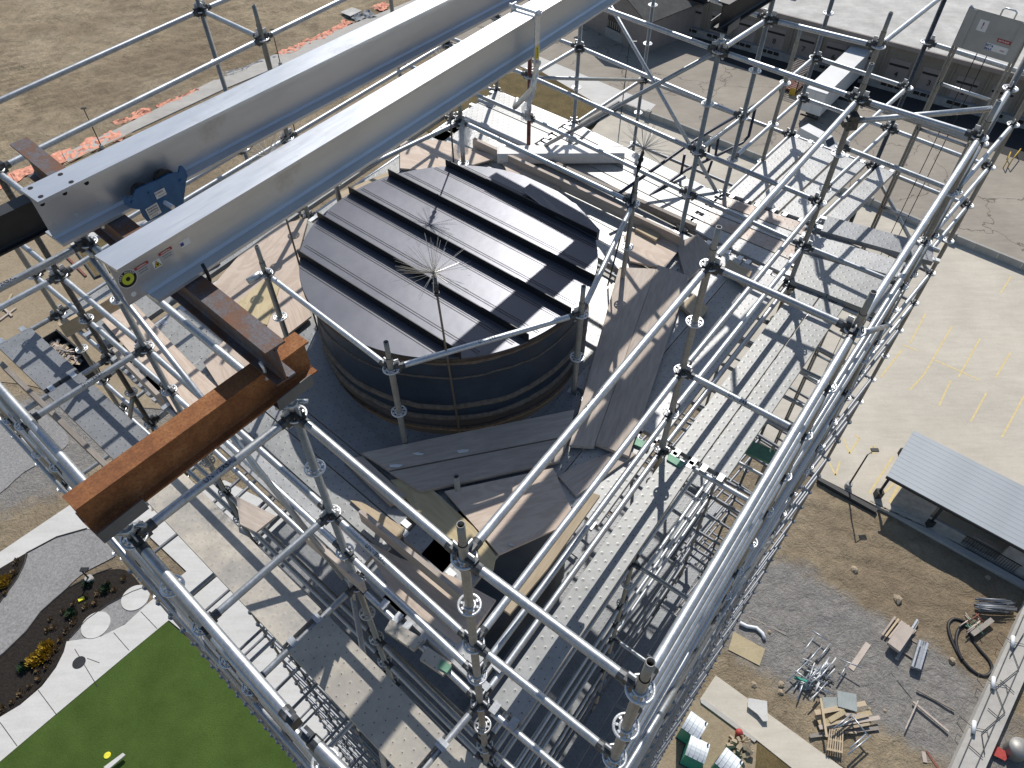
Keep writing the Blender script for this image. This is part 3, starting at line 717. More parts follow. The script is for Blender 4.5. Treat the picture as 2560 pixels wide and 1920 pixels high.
# clamp on the near beam
cp = thing('beam_clamp', f2 - V((0, 0, .5)), 'zinc plated beam clamp bolted round the near aluminium beam', 'clamp')
fc = frame(f2 + d2 * .02 - V((0, 0, 0)), d2)
def cbox(name, c, s, mat, Mr=None): b = MB(); b.box(c, s); return b.obj(name, mat, cp, Mw=fc if Mr is None else Mr)
near = -1 if (fc.to_3x3() @ V((0, 1, 0))).dot(n2) < 0 else 1
cbox('plate', (0, near * .095, -.19), (.055, .01, .46), 'rosette_zinc'); cbox('plate', (0, -near * .095, -.12), (.055, .01, .32), 'rosette_zinc')
b = MB(); b.tube(fc @ V((0, -.13, .02)), fc @ V((0, .13, .02)), .011, 10); b.tube(fc @ V((0, near * .10, .02)), fc @ V((0, near * .122, .02)), .022, 6); b.obj('bolt', 'rosette_zinc', cp)
b = MB(); b.tube(fc @ V((0, near * .06, -.31)), fc @ V((0, near * .125, -.31)), .012, 10); b.tube(fc @ V((0, near * .10, -.31)), fc @ V((0, near * .122, -.31)), .022, 6); b.obj('bolt', 'rosette_zinc', cp)
b = MB(); b.path([fc @ V((0, near * .09, -.40)), fc @ V((0, near * .07, -.50)), fc @ V((-.05, 0, -.60)), fc @ V((-.05, -near * .05, -.66)), fc @ V((0, -near * .06, -.62))], .02, 8); b.obj('hook', 'rosette_zinc', cp, True)
fw_ = Matrix((d2, V((0, 0, 1)), n2)).transposed().to_4x4(); fw_.translation = fc @ V((0, near * .1015, -.24)); b = MB(); b.add([(-.018, -.045, 0), (.018, -.045, 0), (.018, .045, 0), (-.018, .045, 0)], [(0, 1, 2, 3)]); b.obj('label', 'yellow_print', cp, Mw=fw_)
inst('lettering', text_mesh('TRAC-LE', .018, 'black_print'), cp, fw_ @ Matrix.Translation((0, 0, .001)) @ Matrix.Rotation(math.pi / 2, 4, 'Z'))

# ------------------------------------------------------------------ lightning rods with wire brushes
def brush_rod(base, tip, label, nw=58, R=.27, mat='rod_bronze', seed=1):
    random.seed(seed)
    t = thing('lightning_rod', base, label, 'lightning rod'); d = (tip - base).normalized()
    b = MB(); b.tube(base, tip, .0085, 8); b.obj('rod', mat, t, True)
    b = MB(); b.tube(tip - d * .20, tip - d * .03, .016, 8); b.tube(tip - d * .12, tip - d * .09, .024, 6); b.tube(tip - d * .19, tip - d * .17, .022, 6); b.obj('sleeve', 'cap_rib' if mat == 'cap_rib' else 'casting', t, True)
    b = MB()
    for i in range(nw):
        u = random.uniform(-.25, 1.0); a = random.uniform(0, 2 * math.pi); s = math.sqrt(max(0, 1 - u * u)); v = V((s * math.cos(a), s * math.sin(a), u))
        L = R * random.uniform(.8, 1.08); e = tip + v * L + V((0, 0, -.02 * random.random())); b.tube(tip, e, .0019, 3, .0012, False)
    b.obj('wire_brush', 'wire', t)
    return t
brush_rod(T(-.45, 3.80, -2.0), T(-.525, 3.81, -.235), 'lightning rod with wire brush rising in front of the chimney cap', 64, .27, 'rod_bronze', 2)
brush_rod(T(-.575, 6.52, -2.0), T(-.58, 6.53, -.10), 'lightning rod behind the cap whose brush shadow falls on the panels', 60, .25, 'rod_bronze', 3)
p = onplane(755.5, 667, T(0, 5.02, 0), V((0, 1, 0))); q_ = onplane(657, 389, T(0, 5.02, 0), V((0, 1, 0)))
brush_rod(V((p.x - .02, 5.02, ZT - 2)), V((p.x - .02, 5.02, q_.z)), 'lightning rod left of the chimney cap below the aluminium beam', 50, .25, 'rod_bronze', 4)
p = GR[2]; nf = V((0, 1, 0)); A = onplane(1560, 520, p, nf); B = onplane(1609, 372, p, nf)
brush_rod(V((A.x - .06, p.y, ZT - 2)), B, 'dark lightning rod with wide wire brush beside the guard post', 60, .27, 'cap_rib', 5)

# ------------------------------------------------------------------ loose boards and sheets on the deck
WOODN = 0
def board(px, z, mat, label, t=.02, name='plywood_sheet', cat='plywood', group=None):
    P = [top(*p, z) for p in px]
    o = P[0] - V((0, 0, t)); e = [(P[(i + 1) % len(P)] - P[i]) for i in range(len(P))]; ax = max(e, key=lambda v: v.length)
    fr = frame(o, ax); inv = fr.inverted(); Q = [inv @ p for p in P]
    ar = sum(Q[i].x * Q[(i + 1) % len(Q)].y - Q[(i + 1) % len(Q)].x * Q[i].y for i in range(len(Q)))
    if ar < 0: Q = Q[::-1]
    b = MB(); b.prism(Q, t); return b.obj(name, mat, None, Mw=fr, label=label, cat=cat, group=group)
def plank(px, z, mat, label, t=.038, group=None): return board(px, z, mat, label, t, 'timber_plank', 'plank', group)
def onedge(a, c, z, h, th, mat, label, group=None):
    A, B = top(*a, z), top(*c, z); fr = frame(A - V((0, 0, h)), B - A); L = (B - A).length; b = MB(); b.box((L / 2, 0, h / 2), (L, th, h))
    return b.obj('timber_plank', mat, None, Mw=fr, label=label, cat='plank', group=group)
plank([(905, 1132), (1436, 1024), (1424, 1088), (972, 1176)], -1.89, 'timber', 'long plank in the chimney shadow, next to the chimney wall')
plank([(974, 1180), (1424, 1092), (1398, 1152), (1050, 1228)], -1.89, 'timber', 'long plank in the chimney shadow, outer one of the pair')
board([(1111, 1228), (1383, 1170), (1441, 1300), (1248, 1386)], -1.905, 'plywood', 'plywood sheet with swirling grain half in shade near the corner post')
board([(975, 1200), (1047, 1192), (1185, 1318), (1240, 1390), (1230, 1440), (1160, 1420), (1108, 1352)], -1.915, 'plywood_yellow', 'yellowish plywood offcut with a stepped edge beside the corner post')
plank([(1548, 668), (1640, 672), (1485, 1116), (1424, 1112)], -1.89, 'timber', 'sunlit plank running beside the chimney, inner of two')
plank([(1644, 662), (1724, 690), (1572, 1140), (1489, 1108)], -1.885, 'timber', 'sunlit plank running beside the chimney, outer of two')
board([(1560, 590), (1600, 560), (1704, 616), (1660, 672), (1575, 652)], -1.90, 'plywood', 'pale board between guard post and the shadows of the rails')
plank([(1588, 572), (1612, 552), (1655, 582), (1640, 600)], -1.86, 'timber_fresh', 'short plank lying across the opening in the deck')
plank([(1690, 608), (1745, 585), (1800, 640), (1715, 700)], -1.895, 'timber', 'pale plank under the top of the inner corner standard')
plank([(1810, 668), (1824, 648), (1880, 678), (1862, 712)], -1.88, 'timber_fresh', 'small square board beside the inner row standard')
plank([(1700, 762), (1735, 735), (1772, 768), (1745, 800)], -1.885, 'timber_fresh', 'small board lying on the perforated deck in front of a standard')
board([(530, 716), (596, 640), (700, 560), (770, 545), (748, 625), (765, 700), (690, 745), (640, 800), (560, 740)], -1.905, 'plywood', 'big plywood sheet crossed by post shadows left of the chimney')
board([(582, 765), (672, 690), (700, 712), (668, 812), (628, 800)], -1.89, 'plywood_yellow', 'yellow plywood strip leaning into the shade left of the chimney')
board([(668, 760), (752, 700), (778, 790), (700, 850), (668, 830)], -1.90, 'plywood', 'plywood offcut tucked against the left side of the chimney')
board([(255, 800), (330, 752), (470, 900), (560, 985), (440, 1030), (395, 960)], -1.91, 'plywood', 'plywood sheet under the ledgers left of the rusty beam')
board([(508, 905), (610, 800), (660, 905), (560, 985)], -1.90, 'plywood', 'plywood piece behind the rusty beam in full sun')
board([(590, 1240), (690, 1290), (640, 1330), (600, 1310)], -1.9, 'timber', 'small triangular board end below the rusty beam', .025, 'plywood_offcut', 'plywood')
plank([(905, 1140), (960, 1190), (1015, 1240), (975, 1262), (860, 1150)], -1.905, 'timber', 'plank end beside the perforated deck in front of the chimney')
plank([(875, 1250), (905, 1255), (1012, 1320), (1000, 1342), (985, 1345)], -1.93, 'timber_fresh', 'split timber offcut on the narrow bright deck')
board([(905, 1345), (1000, 1395), (1130, 1440), (1240, 1500), (1180, 1590), (1140, 1610), (985, 1490)], -1.95, 'plywood', 'shaded plywood sheet below the crossing rails at the corner')
plank([(1395, 1190), (1450, 1160), (1560, 1120), (1590, 1135), (1440, 1240)], -1.93, 'timber', 'plank end in shadow beside the green plank hook')
plank([(1255, 1520), (1340, 1420), (1475, 1230), (1500, 1238), (1370, 1420), (1275, 1535)], -1.3, 'timber_fresh', 'long narrow batten leaning along the inner rail', .03)
plank([(392, 700), (540, 630), (548, 652), (398, 728)], -1.90, 'timber', 'plank behind the sticker end of the beam')
board([(1000, 350), (1100, 350), (1250, 392), (1120, 430), (1000, 420)], -1.90, 'plywood', 'pale plywood on the deck behind the chimney cap')
board([(1250, 392), (1330, 420), (1400, 470), (1280, 455)], -1.895, 'plywood', 'plywood strip behind the cap under the toe board')
plank([(850, 480), (980, 425), (985, 445), (860, 505)], -1.89, 'timber_fresh', 'plank between the left guard posts behind the cap')
onedge((1184, 345), (1572, 527), -1.80, .13, .04, 'timber', 'toe board on edge behind the chimney, far section')
onedge((1578, 532), (1706, 592), -1.78, .15, .04, 'timber', 'toe board on edge behind the chimney, sunlit near section')
onedge((1330, 380), (1740, 562), -1.86, .08, .05, 'timber_grey', 'timber bearer along the rear deck edge')
onedge((146, 812), (284, 738), -1.62, .15, .045, 'timber_fresh', 'timber bearer sticking out past the left standards')
onedge((285, 872), (395, 985), -1.72, .14, .035, 'timber', 'toe board along the left front rail')
onedge((0, 905), (275, 1172), -1.86, .1, .04, 'timber_grey', 'toe board along the outer edge of the grey deck')
onedge((900, 1275), (1175, 1500), -1.75, .15, .035, 'timber', 'toe board below the rails between the front standards')
onedge((760, 1330), (905, 1455), -1.75, .15, .035, 'timber', 'pale toe board behind the front inner standard')
# small dropped bits
random.seed(8)
for k, (u, v, z, m, L, lab) in enumerate(((1158, 1128, -1.885, 'label_paper', .06, 'white rag on the shaded plank'), (1045, 1135, -1.885, 'label_paper', .05, 'pale scrap on the shaded plank'), (990, 1165, -1.885, 'white_plastic', .06, 'white tie on the end of the shaded plank'), (1278, 1362, -1.9, 'label_silver', .03, 'bent nail plate on the swirl grained sheet'), (1655, 815, -1.94, 'white_plastic', .04, 'white scrap on the perforated deck'))):
    b = MB(); p = top(u, v, z); a = random.uniform(0, 3); b.prism([p + V((math.cos(a + t) * L * s, math.sin(a + t) * L * s * .4, .006)) for t, s in ((0, 1), (1.2, .6), (2.4, .9), (3.4, 1), (5, .7))], .005)
    b.obj('scrap', m, None, label=lab, cat='scrap')
# paper wrapped bundle
A, B = top(1243, 376, -1.80), top(1560, 374, -1.80); fr = frame(A - V((0, 0, .12)), B - A); L = (B - A).length; b = MB()
prof = [(-.11, .02), (-.10, 0), (.10, 0), (.11, .02), (.11, .10), (.09, .13), (-.09, .13), (-.11, .10)]
xs = [0, .03, .3, .6, .9, L - .35, L - .06, L]; n = len(prof); vs = []
for i, x in enumerate(xs):
    k = .9 if i in (0, len(xs) - 1) else 1 + .02 * math.sin(i * 5)
    for y, z in prof: vs.append(V((x, y * k, .065 + (z - .065) * k)))
fs = [(i * n + j, i * n + (j + 1) % n, (i + 1) * n + (j + 1) % n, (i + 1) * n + j) for i in range(len(xs) - 1) for j in range(n)] + [tuple(range(n - 1, -1, -1)), tuple(range((len(xs) - 1) * n, len(xs) * n))]
b.add(vs, fs); b.obj('wrapped_bundle', 'paper_wrap', None, Mw=fr, label='long bundle in white paper wrap lying across the rear deck', cat='bundle')
# torn plastic wrap hanging from two nodes
def wrap(P, wid, label, seed):
    random.seed(seed); b = MB()
    for s in range(5):
        n = 9; pts = []; off = V((random.uniform(-.04, .04), random.uniform(-.04, .04), 0)); cut = random.uniform(.55, 1)
        vs = []
        for i in range(n):
            t = i / (n - 1) * cut; k = t * (len(P) - 1); j = min(int(k), len(P) - 2); c = P[j].lerp(P[j + 1], k - j) + off * t * 1.6
            ww = wid * (.35 + .65 * math.sin(math.pi * min(1, t * 1.1 + .1))) * random.uniform(.6, 1.1); a = s * 1.3 + t * 2.2 + random.uniform(-.3, .3)
            for e in (-1, -.3, .4, 1): vs.append(c + V((math.cos(a) * ww * e, math.sin(a) * ww * e, .02 * math.sin(e * 4 + i))))
        fs = [(i * 4 + j, i * 4 + j + 1, i * 4 + j + 5, i * 4 + j + 4) for i in range(n - 1) for j in range(3)]
        b.add(vs, fs)
    b.obj('plastic_wrap', 'plastic_wrap', None, True, label=label, cat='plastic')
p = T(*G['RJ'], -1); o_ = V((.0, -.06, 0)); wrap([p + V((.05, -.05, .03)) + o_, p + V((.02, -.04, -.2)) + o_, p + V((-.04, -.05, -.42)) + o_, p + V((-.03, -.05, -.52)) + o_], .06, 'torn clear plastic hanging on the red standard', 5)
p = GR[3]; wrap([p + V((.06, -.05, .05)), p + V((.03, -.1, -.12)), p + V((-.02, -.12, -.3)), p + V((-.06, -.1, -.46))], .09, 'torn clear plastic hanging on the guard post behind the cap', 6)
# ------------------------------------------------------------------ navy stair rail frame on the rear landing
lad = thing('stair_rail', top(1640, 470, -2), 'dark navy tubular stair rail standing behind the rear deck', 'railing')
zf = V((.75, .66, 0)).normalized(); nfv = V((zf.y, -zf.x, 0)); p0 = T(2.05, 7.55, -2)
def Q_(u, v): return onplane(u, v, p0, nfv)
for pts in (((1536, 492), (1660, 405), (1720, 362), (1780, 325), (1915, 247)), ((1555, 545), (1640, 478), (1715, 425), (1790, 390), (1856, 357), (1872, 340), (1890, 262))):
    b = MB(); b.path([Q_(*p) for p in pts], .019, 10); b.obj('rail', 'navy_paint', lad, True)
for a, c in (((1712, 385), (1703, 432)), ((1778, 345), (1767, 402)), ((1797, 340), (1787, 398)), ((1780, 402), (1765, 445)), ((1712, 440), (1690, 500))):
    b = MB(); b.tube(Q_(*a), Q_(*c), .016, 8); b.obj('baluster', 'navy_paint', lad, True)
# ------------------------------------------------------------------ rope hoist mast
hm = thing('hoist_mast', T(4.5, 6.95, -8), 'ladder hoist mast with grey head panel and two cables', 'hoist')
ml, mr = V((4.31, 7.14)), V((4.70, 6.78)); md = (mr - ml).normalized(); mn = V((md.y, -md.x, 0)); mn = mn if mn.dot(CAM - T(4.5, 7, 0)) > 0 else -mn
for p in (ml, mr):
    for s in (-.012, .018):
        b = MB(); q_ = p + md * s; b.box(T(q_.x, q_.y, -4), (.018, .05, 8.0), Matrix.Rotation(math.atan2(md.y, md.x), 3, 'Z')); b.obj('rail', 'galvanised_dull', hm)
z = -.62
while z > -7.5:
    b = MB(); b.tube(T(*ml, z), T(*mr, z), .017, 8); b.obj('rung', 'galvanised', hm, True); z -= .5
fr = Matrix((V((md.x, md.y, 0)), V((0, 0, 1)), mn)).transposed().to_4x4(); c = (ml + mr) / 2; fr.translation = T(c.x, c.y, -.05) + mn * .03
b = MB(); b.box((0, 0, 0), (.56, .36, .05)); hp = b.obj('head_panel', 'panel_grey', hm, Mw=fr)
for x in (-.235, .235): b = MB(); b.box((x, 0, .029), (.075, .35, .012)); b.obj('flange', 'panel_grey', hp, Mw=fr)
b = MB(); b.path([fr @ V(p) for p in ((.0, .17, .03), (.0, .235, .03), (.02, .25, .03), (.10, .25, .03), (.12, .235, .03), (.12, .17, .03))], .008, 6); b.obj('handle', 'rosette_zinc', hp, True)
def flat(fr, x, y, w_, h, mat, par, name='label', l=.027): b = MB(); b.add([(x - w_ / 2, y - h / 2, l), (x + w_ / 2, y - h / 2, l), (x + w_ / 2, y + h / 2, l), (x - w_ / 2, y + h / 2, l)], [(0, 1, 2, 3)]); return b.obj(name, mat, par, Mw=fr)
flat(fr, .13, -.02, .12, .032, 'red_print', hp); words('BETA MAX', .02, fr, 'label_paper', hp, .13, -.02, .029)
flat(fr, .10, -.095, .2, .06, 'label_paper', hp); words('BETA', .03, fr, 'blue_print', hp, .03, -.085, .029); words('MAX', .03, fr, 'blue_print', hp, .03, -.115, .029); words('hoist', .02, fr, 'red_print', hp, .15, -.1, .029)
flat(fr, -.10, .06, .085, .10, 'label_paper', hp); words('!', .08, fr, 'red_print', hp, -.10, .06, .029)
for x in (-.05, .04):
    b = MB(); p = c + md * x; b.tube(T(p.x, p.y, -.2), T(p.x, p.y, -30), .0045, 5); b.obj('cable', 'cap_rib', hm)
# ------------------------------------------------------------------ ground materials
def grp(u, v, h=0.0): return at(u, v, h)
q = N('dirt'); f = q.noise(.09, 8, .65); g = q.noise(1.1, 8, .75, None, .6); k = q.noise(7, 5, .7)
col = q.ramp(f, [(.3, (.40, .32, .215)), (.5, (.50, .41, .285)), (.7, (.57, .475, .345))])
col = q.mix(.75, col, q.ramp(g, [(.3, (.42, .39, .36)), (.48, (.72, .7, .66)), (.68, (.95, .92, .88))]), 'MULTIPLY')
col = q.mix(q.ramp(q.noise(.035, 5, .7), [(.46, (0, 0, 0)), (.6, (.6, .6, .6))]), col, (.22, .165, .11)); col = q.mix(q.ramp(q.noise(1.2, 6, .7, q.mapped((.5, .06, 1))), [(.5, (0, 0, 0)), (.66, (.5, .5, .5))]), col, (.24, .185, .125)); col = q.mix(.4, col, q.ramp(k, [(.3, (.4, .4, .4)), (.65, (1, 1, 1))]), 'MULTIPLY')
# grey gravel spread by the lumber yard and on the works road
def blob(q, c, rx, ry, ang, soft=.45):
    mp = q.n('ShaderNodeMapping'); mp.vector_type = 'TEXTURE'; mp.inputs['Location'].default_value = (c.x, c.y, 0)
    mp.inputs['Rotation'].default_value = (0, 0, ang); mp.inputs['Scale'].default_value = (rx, ry, 50); q.l(q.co(), mp.inputs[0])
    ln = q.n('ShaderNodeVectorMath', operation='LENGTH'); q.l(mp.outputs[0], ln.inputs[0])
    d = q.math('ADD', ln.outputs['Value'], q.math('MULTIPLY_ADD', q.noise(.35, 6, .7), soft * 2.2, -soft * 1.1))
    mr = q.n('ShaderNodeMapRange'); mr.inputs[1].default_value = .8; mr.inputs[2].default_value = 1.1; mr.inputs[3].default_value = 1; mr.inputs[4].default_value = 0; q.l(d, mr.inputs[0]); return mr.outputs[0]
gr_ = q.ramp(q.noise(4, 8, .8), [(.3, (.17, .166, .162)), (.55, (.30, .295, .288)), (.75, (.46, .45, .44))])
m1 = q.math('MAXIMUM', blob(q, grp(1980, 1560), 8, 4.5, -.6), blob(q, grp(2250, 1700), 8, 3.8, -.7)); m1 = q.math('MAXIMUM', m1, blob(q, grp(40, 1130), 16, 6, .6))
m1 = q.math('MULTIPLY', m1, .8)
col = q.mix(m1, col, gr_); col = q.mix(blob(q, grp(250, 800), 30, 14, .2), col, (.40, .325, .225), 'MIX') if False else col
q.set(col, .95, 0, .2); q.bump(q.math('ADD', q.math('MULTIPLY', g, 1.0), q.math('MULTIPLY', k, .25)), 1.0, .35)
q = N('pale_dirt'); f = q.noise(.25, 8, .7); k = q.noise(3, 8, .75)
q.set(q.mix(.5, q.ramp(f, [(.3, (.30, .235, .155)), (.7, (.42, .345, .24))]), q.ramp(k, [(.3, (.5, .5, .5)), (.65, (1, 1, 1))]), 'MULTIPLY'), .95, 0, .2); q.bump(k, .6, .1)
q = N('dry_grass'); f = q.noise(.5, 7, .7); k = q.noise(9, 6, .8, q.mapped((1, .35, 1)))
q.set(q.mix(.6, q.ramp(f, [(.3, (.12, .095, .045)), (.55, (.19, .145, .07)), (.75, (.25, .19, .10))]), q.ramp(k, [(.3, (.35, .35, .35)), (.65, (1, 1, 1))]), 'MULTIPLY'), .95, 0, .15); q.bump(k, .8, .12)
def concrete(name, c, joint=None, stain=.25, scale=.25):
    q = N(name); f = q.noise(scale, 8, .7); k = q.noise(8, 6, .75); h = q.noise(1.4, 6, .7, q.mapped((.25, 1.4, 1)))
    col = q.ramp(f, [(.3, tuple(x * (1 - stain * .6) for x in c)), (.7, tuple(x * (1 + stain * .25) for x in c))])
    col = q.mix(.35, col, q.ramp(h, [(.35, (.72, .7, .68)), (.6, (1, 1, 1))]), 'MULTIPLY'); col = q.mix(.25, col, q.ramp(k, [(.3, (.6, .6, .6)), (.6, (1, 1, 1))]), 'MULTIPLY')
    q.set(col, .88, 0, .3); q.bump(k, .25, .02); return q
concrete('slab_concrete', (.60, .55, .46), None, .3, .12); concrete('walk_concrete', (.66, .645, .61), None, .15, .2); concrete('kerb_concrete', (.50, .48, .44), None, .3, .3)
rq = concrete('road_concrete', (.37, .33, .275), None, .45, .1)
vo = rq.n('ShaderNodeTexVoronoi', feature='DISTANCE_TO_EDGE'); vo.inputs['Scale'].default_value = .11
wp = rq.n('ShaderNodeVectorMath', operation='ADD'); nz = rq.n('ShaderNodeTexNoise'); nz.inputs['Scale'].default_value = .5; nz.inputs['Detail'].default_value = 6; rq.l(rq.co(), nz.inputs[0]); sc_ = rq.n('ShaderNodeVectorMath', operation='SCALE'); sc_.inputs['Scale'].default_value = 3.0; rq.l(nz.outputs['Color'], sc_.inputs[0]); rq.l(rq.co(), wp.inputs[0]); rq.l(sc_.outputs[0], wp.inputs[1]); rq.l(wp.outputs[0], vo.inputs['Vector'])
cr = rq.math('LESS_THAN', vo.outputs['Distance'], .0055); old = rq.b.inputs['Base Color'].links[0].from_socket; rq.l(rq.mix(rq.math('MULTIPLY', cr, .7), old, (.09, .075, .06)), rq.b.inputs['Base Color']); concrete('wall_concrete', (.42, .41, .385), None, .3, .5); concrete('roof_membrane', (.60, .585, .55), None, .5, .35)
concrete('asphalt', (.26, .25, .235), None, .4, .2); concrete('cream_render', (.30, .26, .24), None, .2, .5); concrete('panel_wall', (.25, .22, .185), None, .25, .3); concrete('dock_shadow', (.05, .05, .052), None, .3, .3)
q = N('lawn'); f = q.noise(.45, 6, .6); k = q.noise(14, 5, .8)
q.set(q.mix(.55, q.ramp(f, [(.3, (.058, .098, .02)), (.7, (.088, .14, .03))]), q.ramp(k, [(.3, (.4, .45, .4)), (.65, (1, 1, 1))]), 'MULTIPLY'), .95, 0, .15); q.bump(k, .7, .06)
q = N('gravel'); k = q.noise(5, 8, .85); q.set(q.mix(.5, q.ramp(k, [(.3, (.16, .155, .15)), (.55, (.33, .32, .31)), (.75, (.5, .49, .47))]), q.ramp(q.noise(.4, 5), [(.3, (.7, .7, .7)), (.7, (1, 1, 1))]), 'MULTIPLY'), .95); q.bump(k, .8, .05)
q = N('mulch'); k = q.noise(6, 8, .8); q.set(q.ramp(k, [(.3, (.012, .010, .009)), (.6, (.038, .031, .026)), (.8, (.08, .066, .05))]), .95, 0, .2); q.bump(k, 1, .1)
plain('edging', (.03, .03, .032), .6); plain('road_paint', (.66, .53, .27), .85, 0, .12, 3); plain('orange_fabric', (.74, .33, .22), .85, 0, .12, 3); plain('grey_fabric', (.25, .26, .27), .8, 0, .3, 3)
plain('trailer_white', (.66, .66, .65), .45, 0, .08, .6); plain('roof_sheet', (.34, .365, .385), .55, .2, .08, .5); plain('dark_roof', (.075, .075, .072), .9, 0, .25, 1.2, .4, 6, .05)
plain('yellow_paint', (.55, .36, .04), .6, 0, .2); plain('toilet_green', (.035, .30, .21), .5, 0, .1); plain('toilet_roof', (.70, .74, .76), .45, 0, .06); plain('glass_dark', (.02, .024, .03), .15); plain('shrub_yellow', (.38, .25, .02), .85, 0, .3, 4); plain('shrub_tan', (.22, .15, .075), .9, 0, .3, 4); plain('shrub_green', (.03, .07, .03), .9, 0, .3, 4)
plain('red_bag', (.40, .05, .04), .6); plain('ball_yellow', (.8, .72, .05), .5); plain('dock_black', (.012, .012, .012), .7); plain('block_wall', (.30, .29, .28), .85, 0, .2, 2); plain('stone', (.36, .29, .2), .9, 0, .2, 3, .4); plain('lamp_black', (.02, .021, .023), .5); plain('corrugated', (.42, .45, .43), .5, .3, .1, 1)
plain('black_soil', (.05, .04, .032), .95, 0, .4, 1.5, .8, 4, .1)

# ------------------------------------------------------------------ ground, pavements, beds
from mathutils import noise as mn_
b = MB(); b.poly([V((-600, -300, -.03)), V((600, -300, -.03)), V((600, 900, -.03)), V((-600, 900, -.03))]); b.obj('ground', 'dirt', center=False, kind='structure')
def relief(name, x0, x1, y0, y1, n, m, amp, mask, freq, rut=None):
    vs = []; 
    for j in range(m + 1):
        for i in range(n + 1):
            x = x0 + (x1 - x0) * i / n; y = y0 + (y1 - y0) * j / m; p = V((x, y, 0)); d = p - CAM; k = d.dot(FWD)
            u, v = 1280 + FPX * d.dot(RGT) / k, 960 - FPX * d.dot(UPV) / k; a = mask(u, v)
            h = mn_.fractal(V((x * freq, y * freq, 3)), .8, 2.1, 5) * .5 + .35
            if rut:
                t = x * rut[0] + y * rut[1] + 1.2 * mn_.noise(V((x * .06, y * .06, 9))); w_ = max(0, mn_.noise(V((x * .05, y * .05, 1))) + .25); h += .8 * w_ * (abs(math.sin(t * 1.9)) - .5)
            vs.append(V((x, y, -.04 + a * (.045 + amp * max(0, h)))))
    fs = [(j * (n + 1) + i, j * (n + 1) + i + 1, (j + 1) * (n + 1) + i + 1, (j + 1) * (n + 1) + i) for j in range(m) for i in range(n)]
    b = MB(); b.add(vs, fs); b.obj(name, 'dirt', center=False, smooth=True, kind='structure')
sm_ = lambda t: max(0., min(1., t))
relief('dirt_field', -110, 5, 60, 185, 240, 240, .55, lambda u, v: sm_(((326 - (u - 284) * .44) - v) / 26), .35, (.55, -.83))
relief('dirt_lot', 8, 60, 2, 42, 150, 120, .14, lambda u, v: sm_((v - (1193 + (u - 2050) * .56)) / 12) * sm_(((u - 1800) * 1.0 + 40) / 40) * sm_((1700 + (u - 1790) * .72 - v) / 20), .55, (.3, .9))
def crom(P, n=6, closed=True):
    out = []; m = len(P)
    for i in range(m):
        p0, p1, p2, p3 = P[i - 1], P[i], P[(i + 1) % m], P[(i + 2) % m]
        for k in range(n):
            t = k / n; out.append(tuple(.5 * (2 * p1[j] + (p2[j] - p0[j]) * t + (2 * p0[j] - 5 * p1[j] + 4 * p2[j] - p3[j]) * t * t + (3 * p1[j] - p0[j] - 3 * p2[j] + p3[j]) * t ** 3) for j in (0, 1)))
    return out
def sheet(name, px, h, mat, thick=0.0, curve=0, **tg):
    if curve: px = crom(px, curve)
    P = [grp(*p, h) for p in px]; b = MB()
    ar = sum(P[i].x * P[(i + 1) % len(P)].y - P[(i + 1) % len(P)].x * P[i].y for i in range(len(P)))
    if ar < 0: P = P[::-1]
    if thick: b.prism(P, thick)
    else: b.poly(P)
    tg.setdefault('kind', 'structure'); return b.obj(name, mat, center=False, **tg)
c7 = lambda L: [(x / 2.572, 1280 + y / 2.572) for x, y in L]
c9 = lambda L: [(1700 + x / 2.572, 1280 + y / 2.572) for x, y in L]
c6 = lambda L: [(1700 + x / 2.572, 640 + y / 2.572) for x, y in L]
c3 = lambda L: [(1700 + x / 2.572, y / 2.572) for x, y in L]
s6 = lambda L: [(x / 2.115, 1200 + y / 2.115) for x, y in L]
sheet('dirt_yard', [(-300, 560), (330, 560), (640, 700), (640, 1000), (260, 1010), (60, 960), (-300, 900)], .02, 'pale_dirt', curve=4)
sheet('dirt_yard', [(1690, 1740), (1770, 1750), (2000, 1960), (1900, 2100), (1560, 2100), (1600, 1850)], .02, 'pale_dirt')
sheet('works_road', [(-300, 985), (0, 1000), (120, 1040), (170, 1110), (60, 1180), (-40, 1250), (-300, 1280)], .03, 'gravel', curve=4)
sheet('pavement', [(150, 388), (284, 326), (560, 187), (1009, 9), (1100, -30), (1200, -30), (702, 163), (560, 222), (307, 340), (170, 404)], .10, 'kerb_concrete', .14)
sheet('pavement', [(430, 560), (720, 385), (1000, 215), (1190, 108), (1280, 60), (1250, 150), (1020, 290), (800, 430), (560, 600)], .08, 'walk_concrete', .1)
sheet('pavement', [(330, 585), (460, 545), (700, 420), (690, 402), (470, 515), (330, 560)], .06, 'kerb_concrete', .08)
sheet('road', [(1000, 60), (1300, -60), (3200, -60), (3200, 900), (2560, 670), (1560, 285), (1390, 195), (1200, 130)], .03, 'road_concrete')
sheet('pavement', [(1300, 165), (1345, 140), (1640, 262), (1612, 290), (1545, 292)], .06, 'walk_concrete', .06)
sheet('dry_grass', [(1040, 300), (1200, 210), (1330, 165), (1545, 290), (1625, 275), (1660, 320), (1500, 480), (1200, 450)], .06, 'dry_grass', kind='stuff', label='dry brown grass beyond the rear deck', cat='grass')
HS = .3
sheet('dock_shadow_sheet', [(1700, 60), (1880, 20), (2600, 230), (3000, 330), (3000, 545), (2527, 392), (2163, 268), (1960, 205), (1800, 150)], .045, 'dock_shadow')  # near-black sheet paints the dock building's cast shadow, out to the shadow edge
sheet('parking_slab', [(1500, 300), (1560, 265), (2560, 672), (3200, 920), (3200, 1720), (2560, 1430), (2198, 1268), (2050, 1193), (1740, 1010), (1500, 700), (1380, 450)], HS, 'slab_concrete', HS)
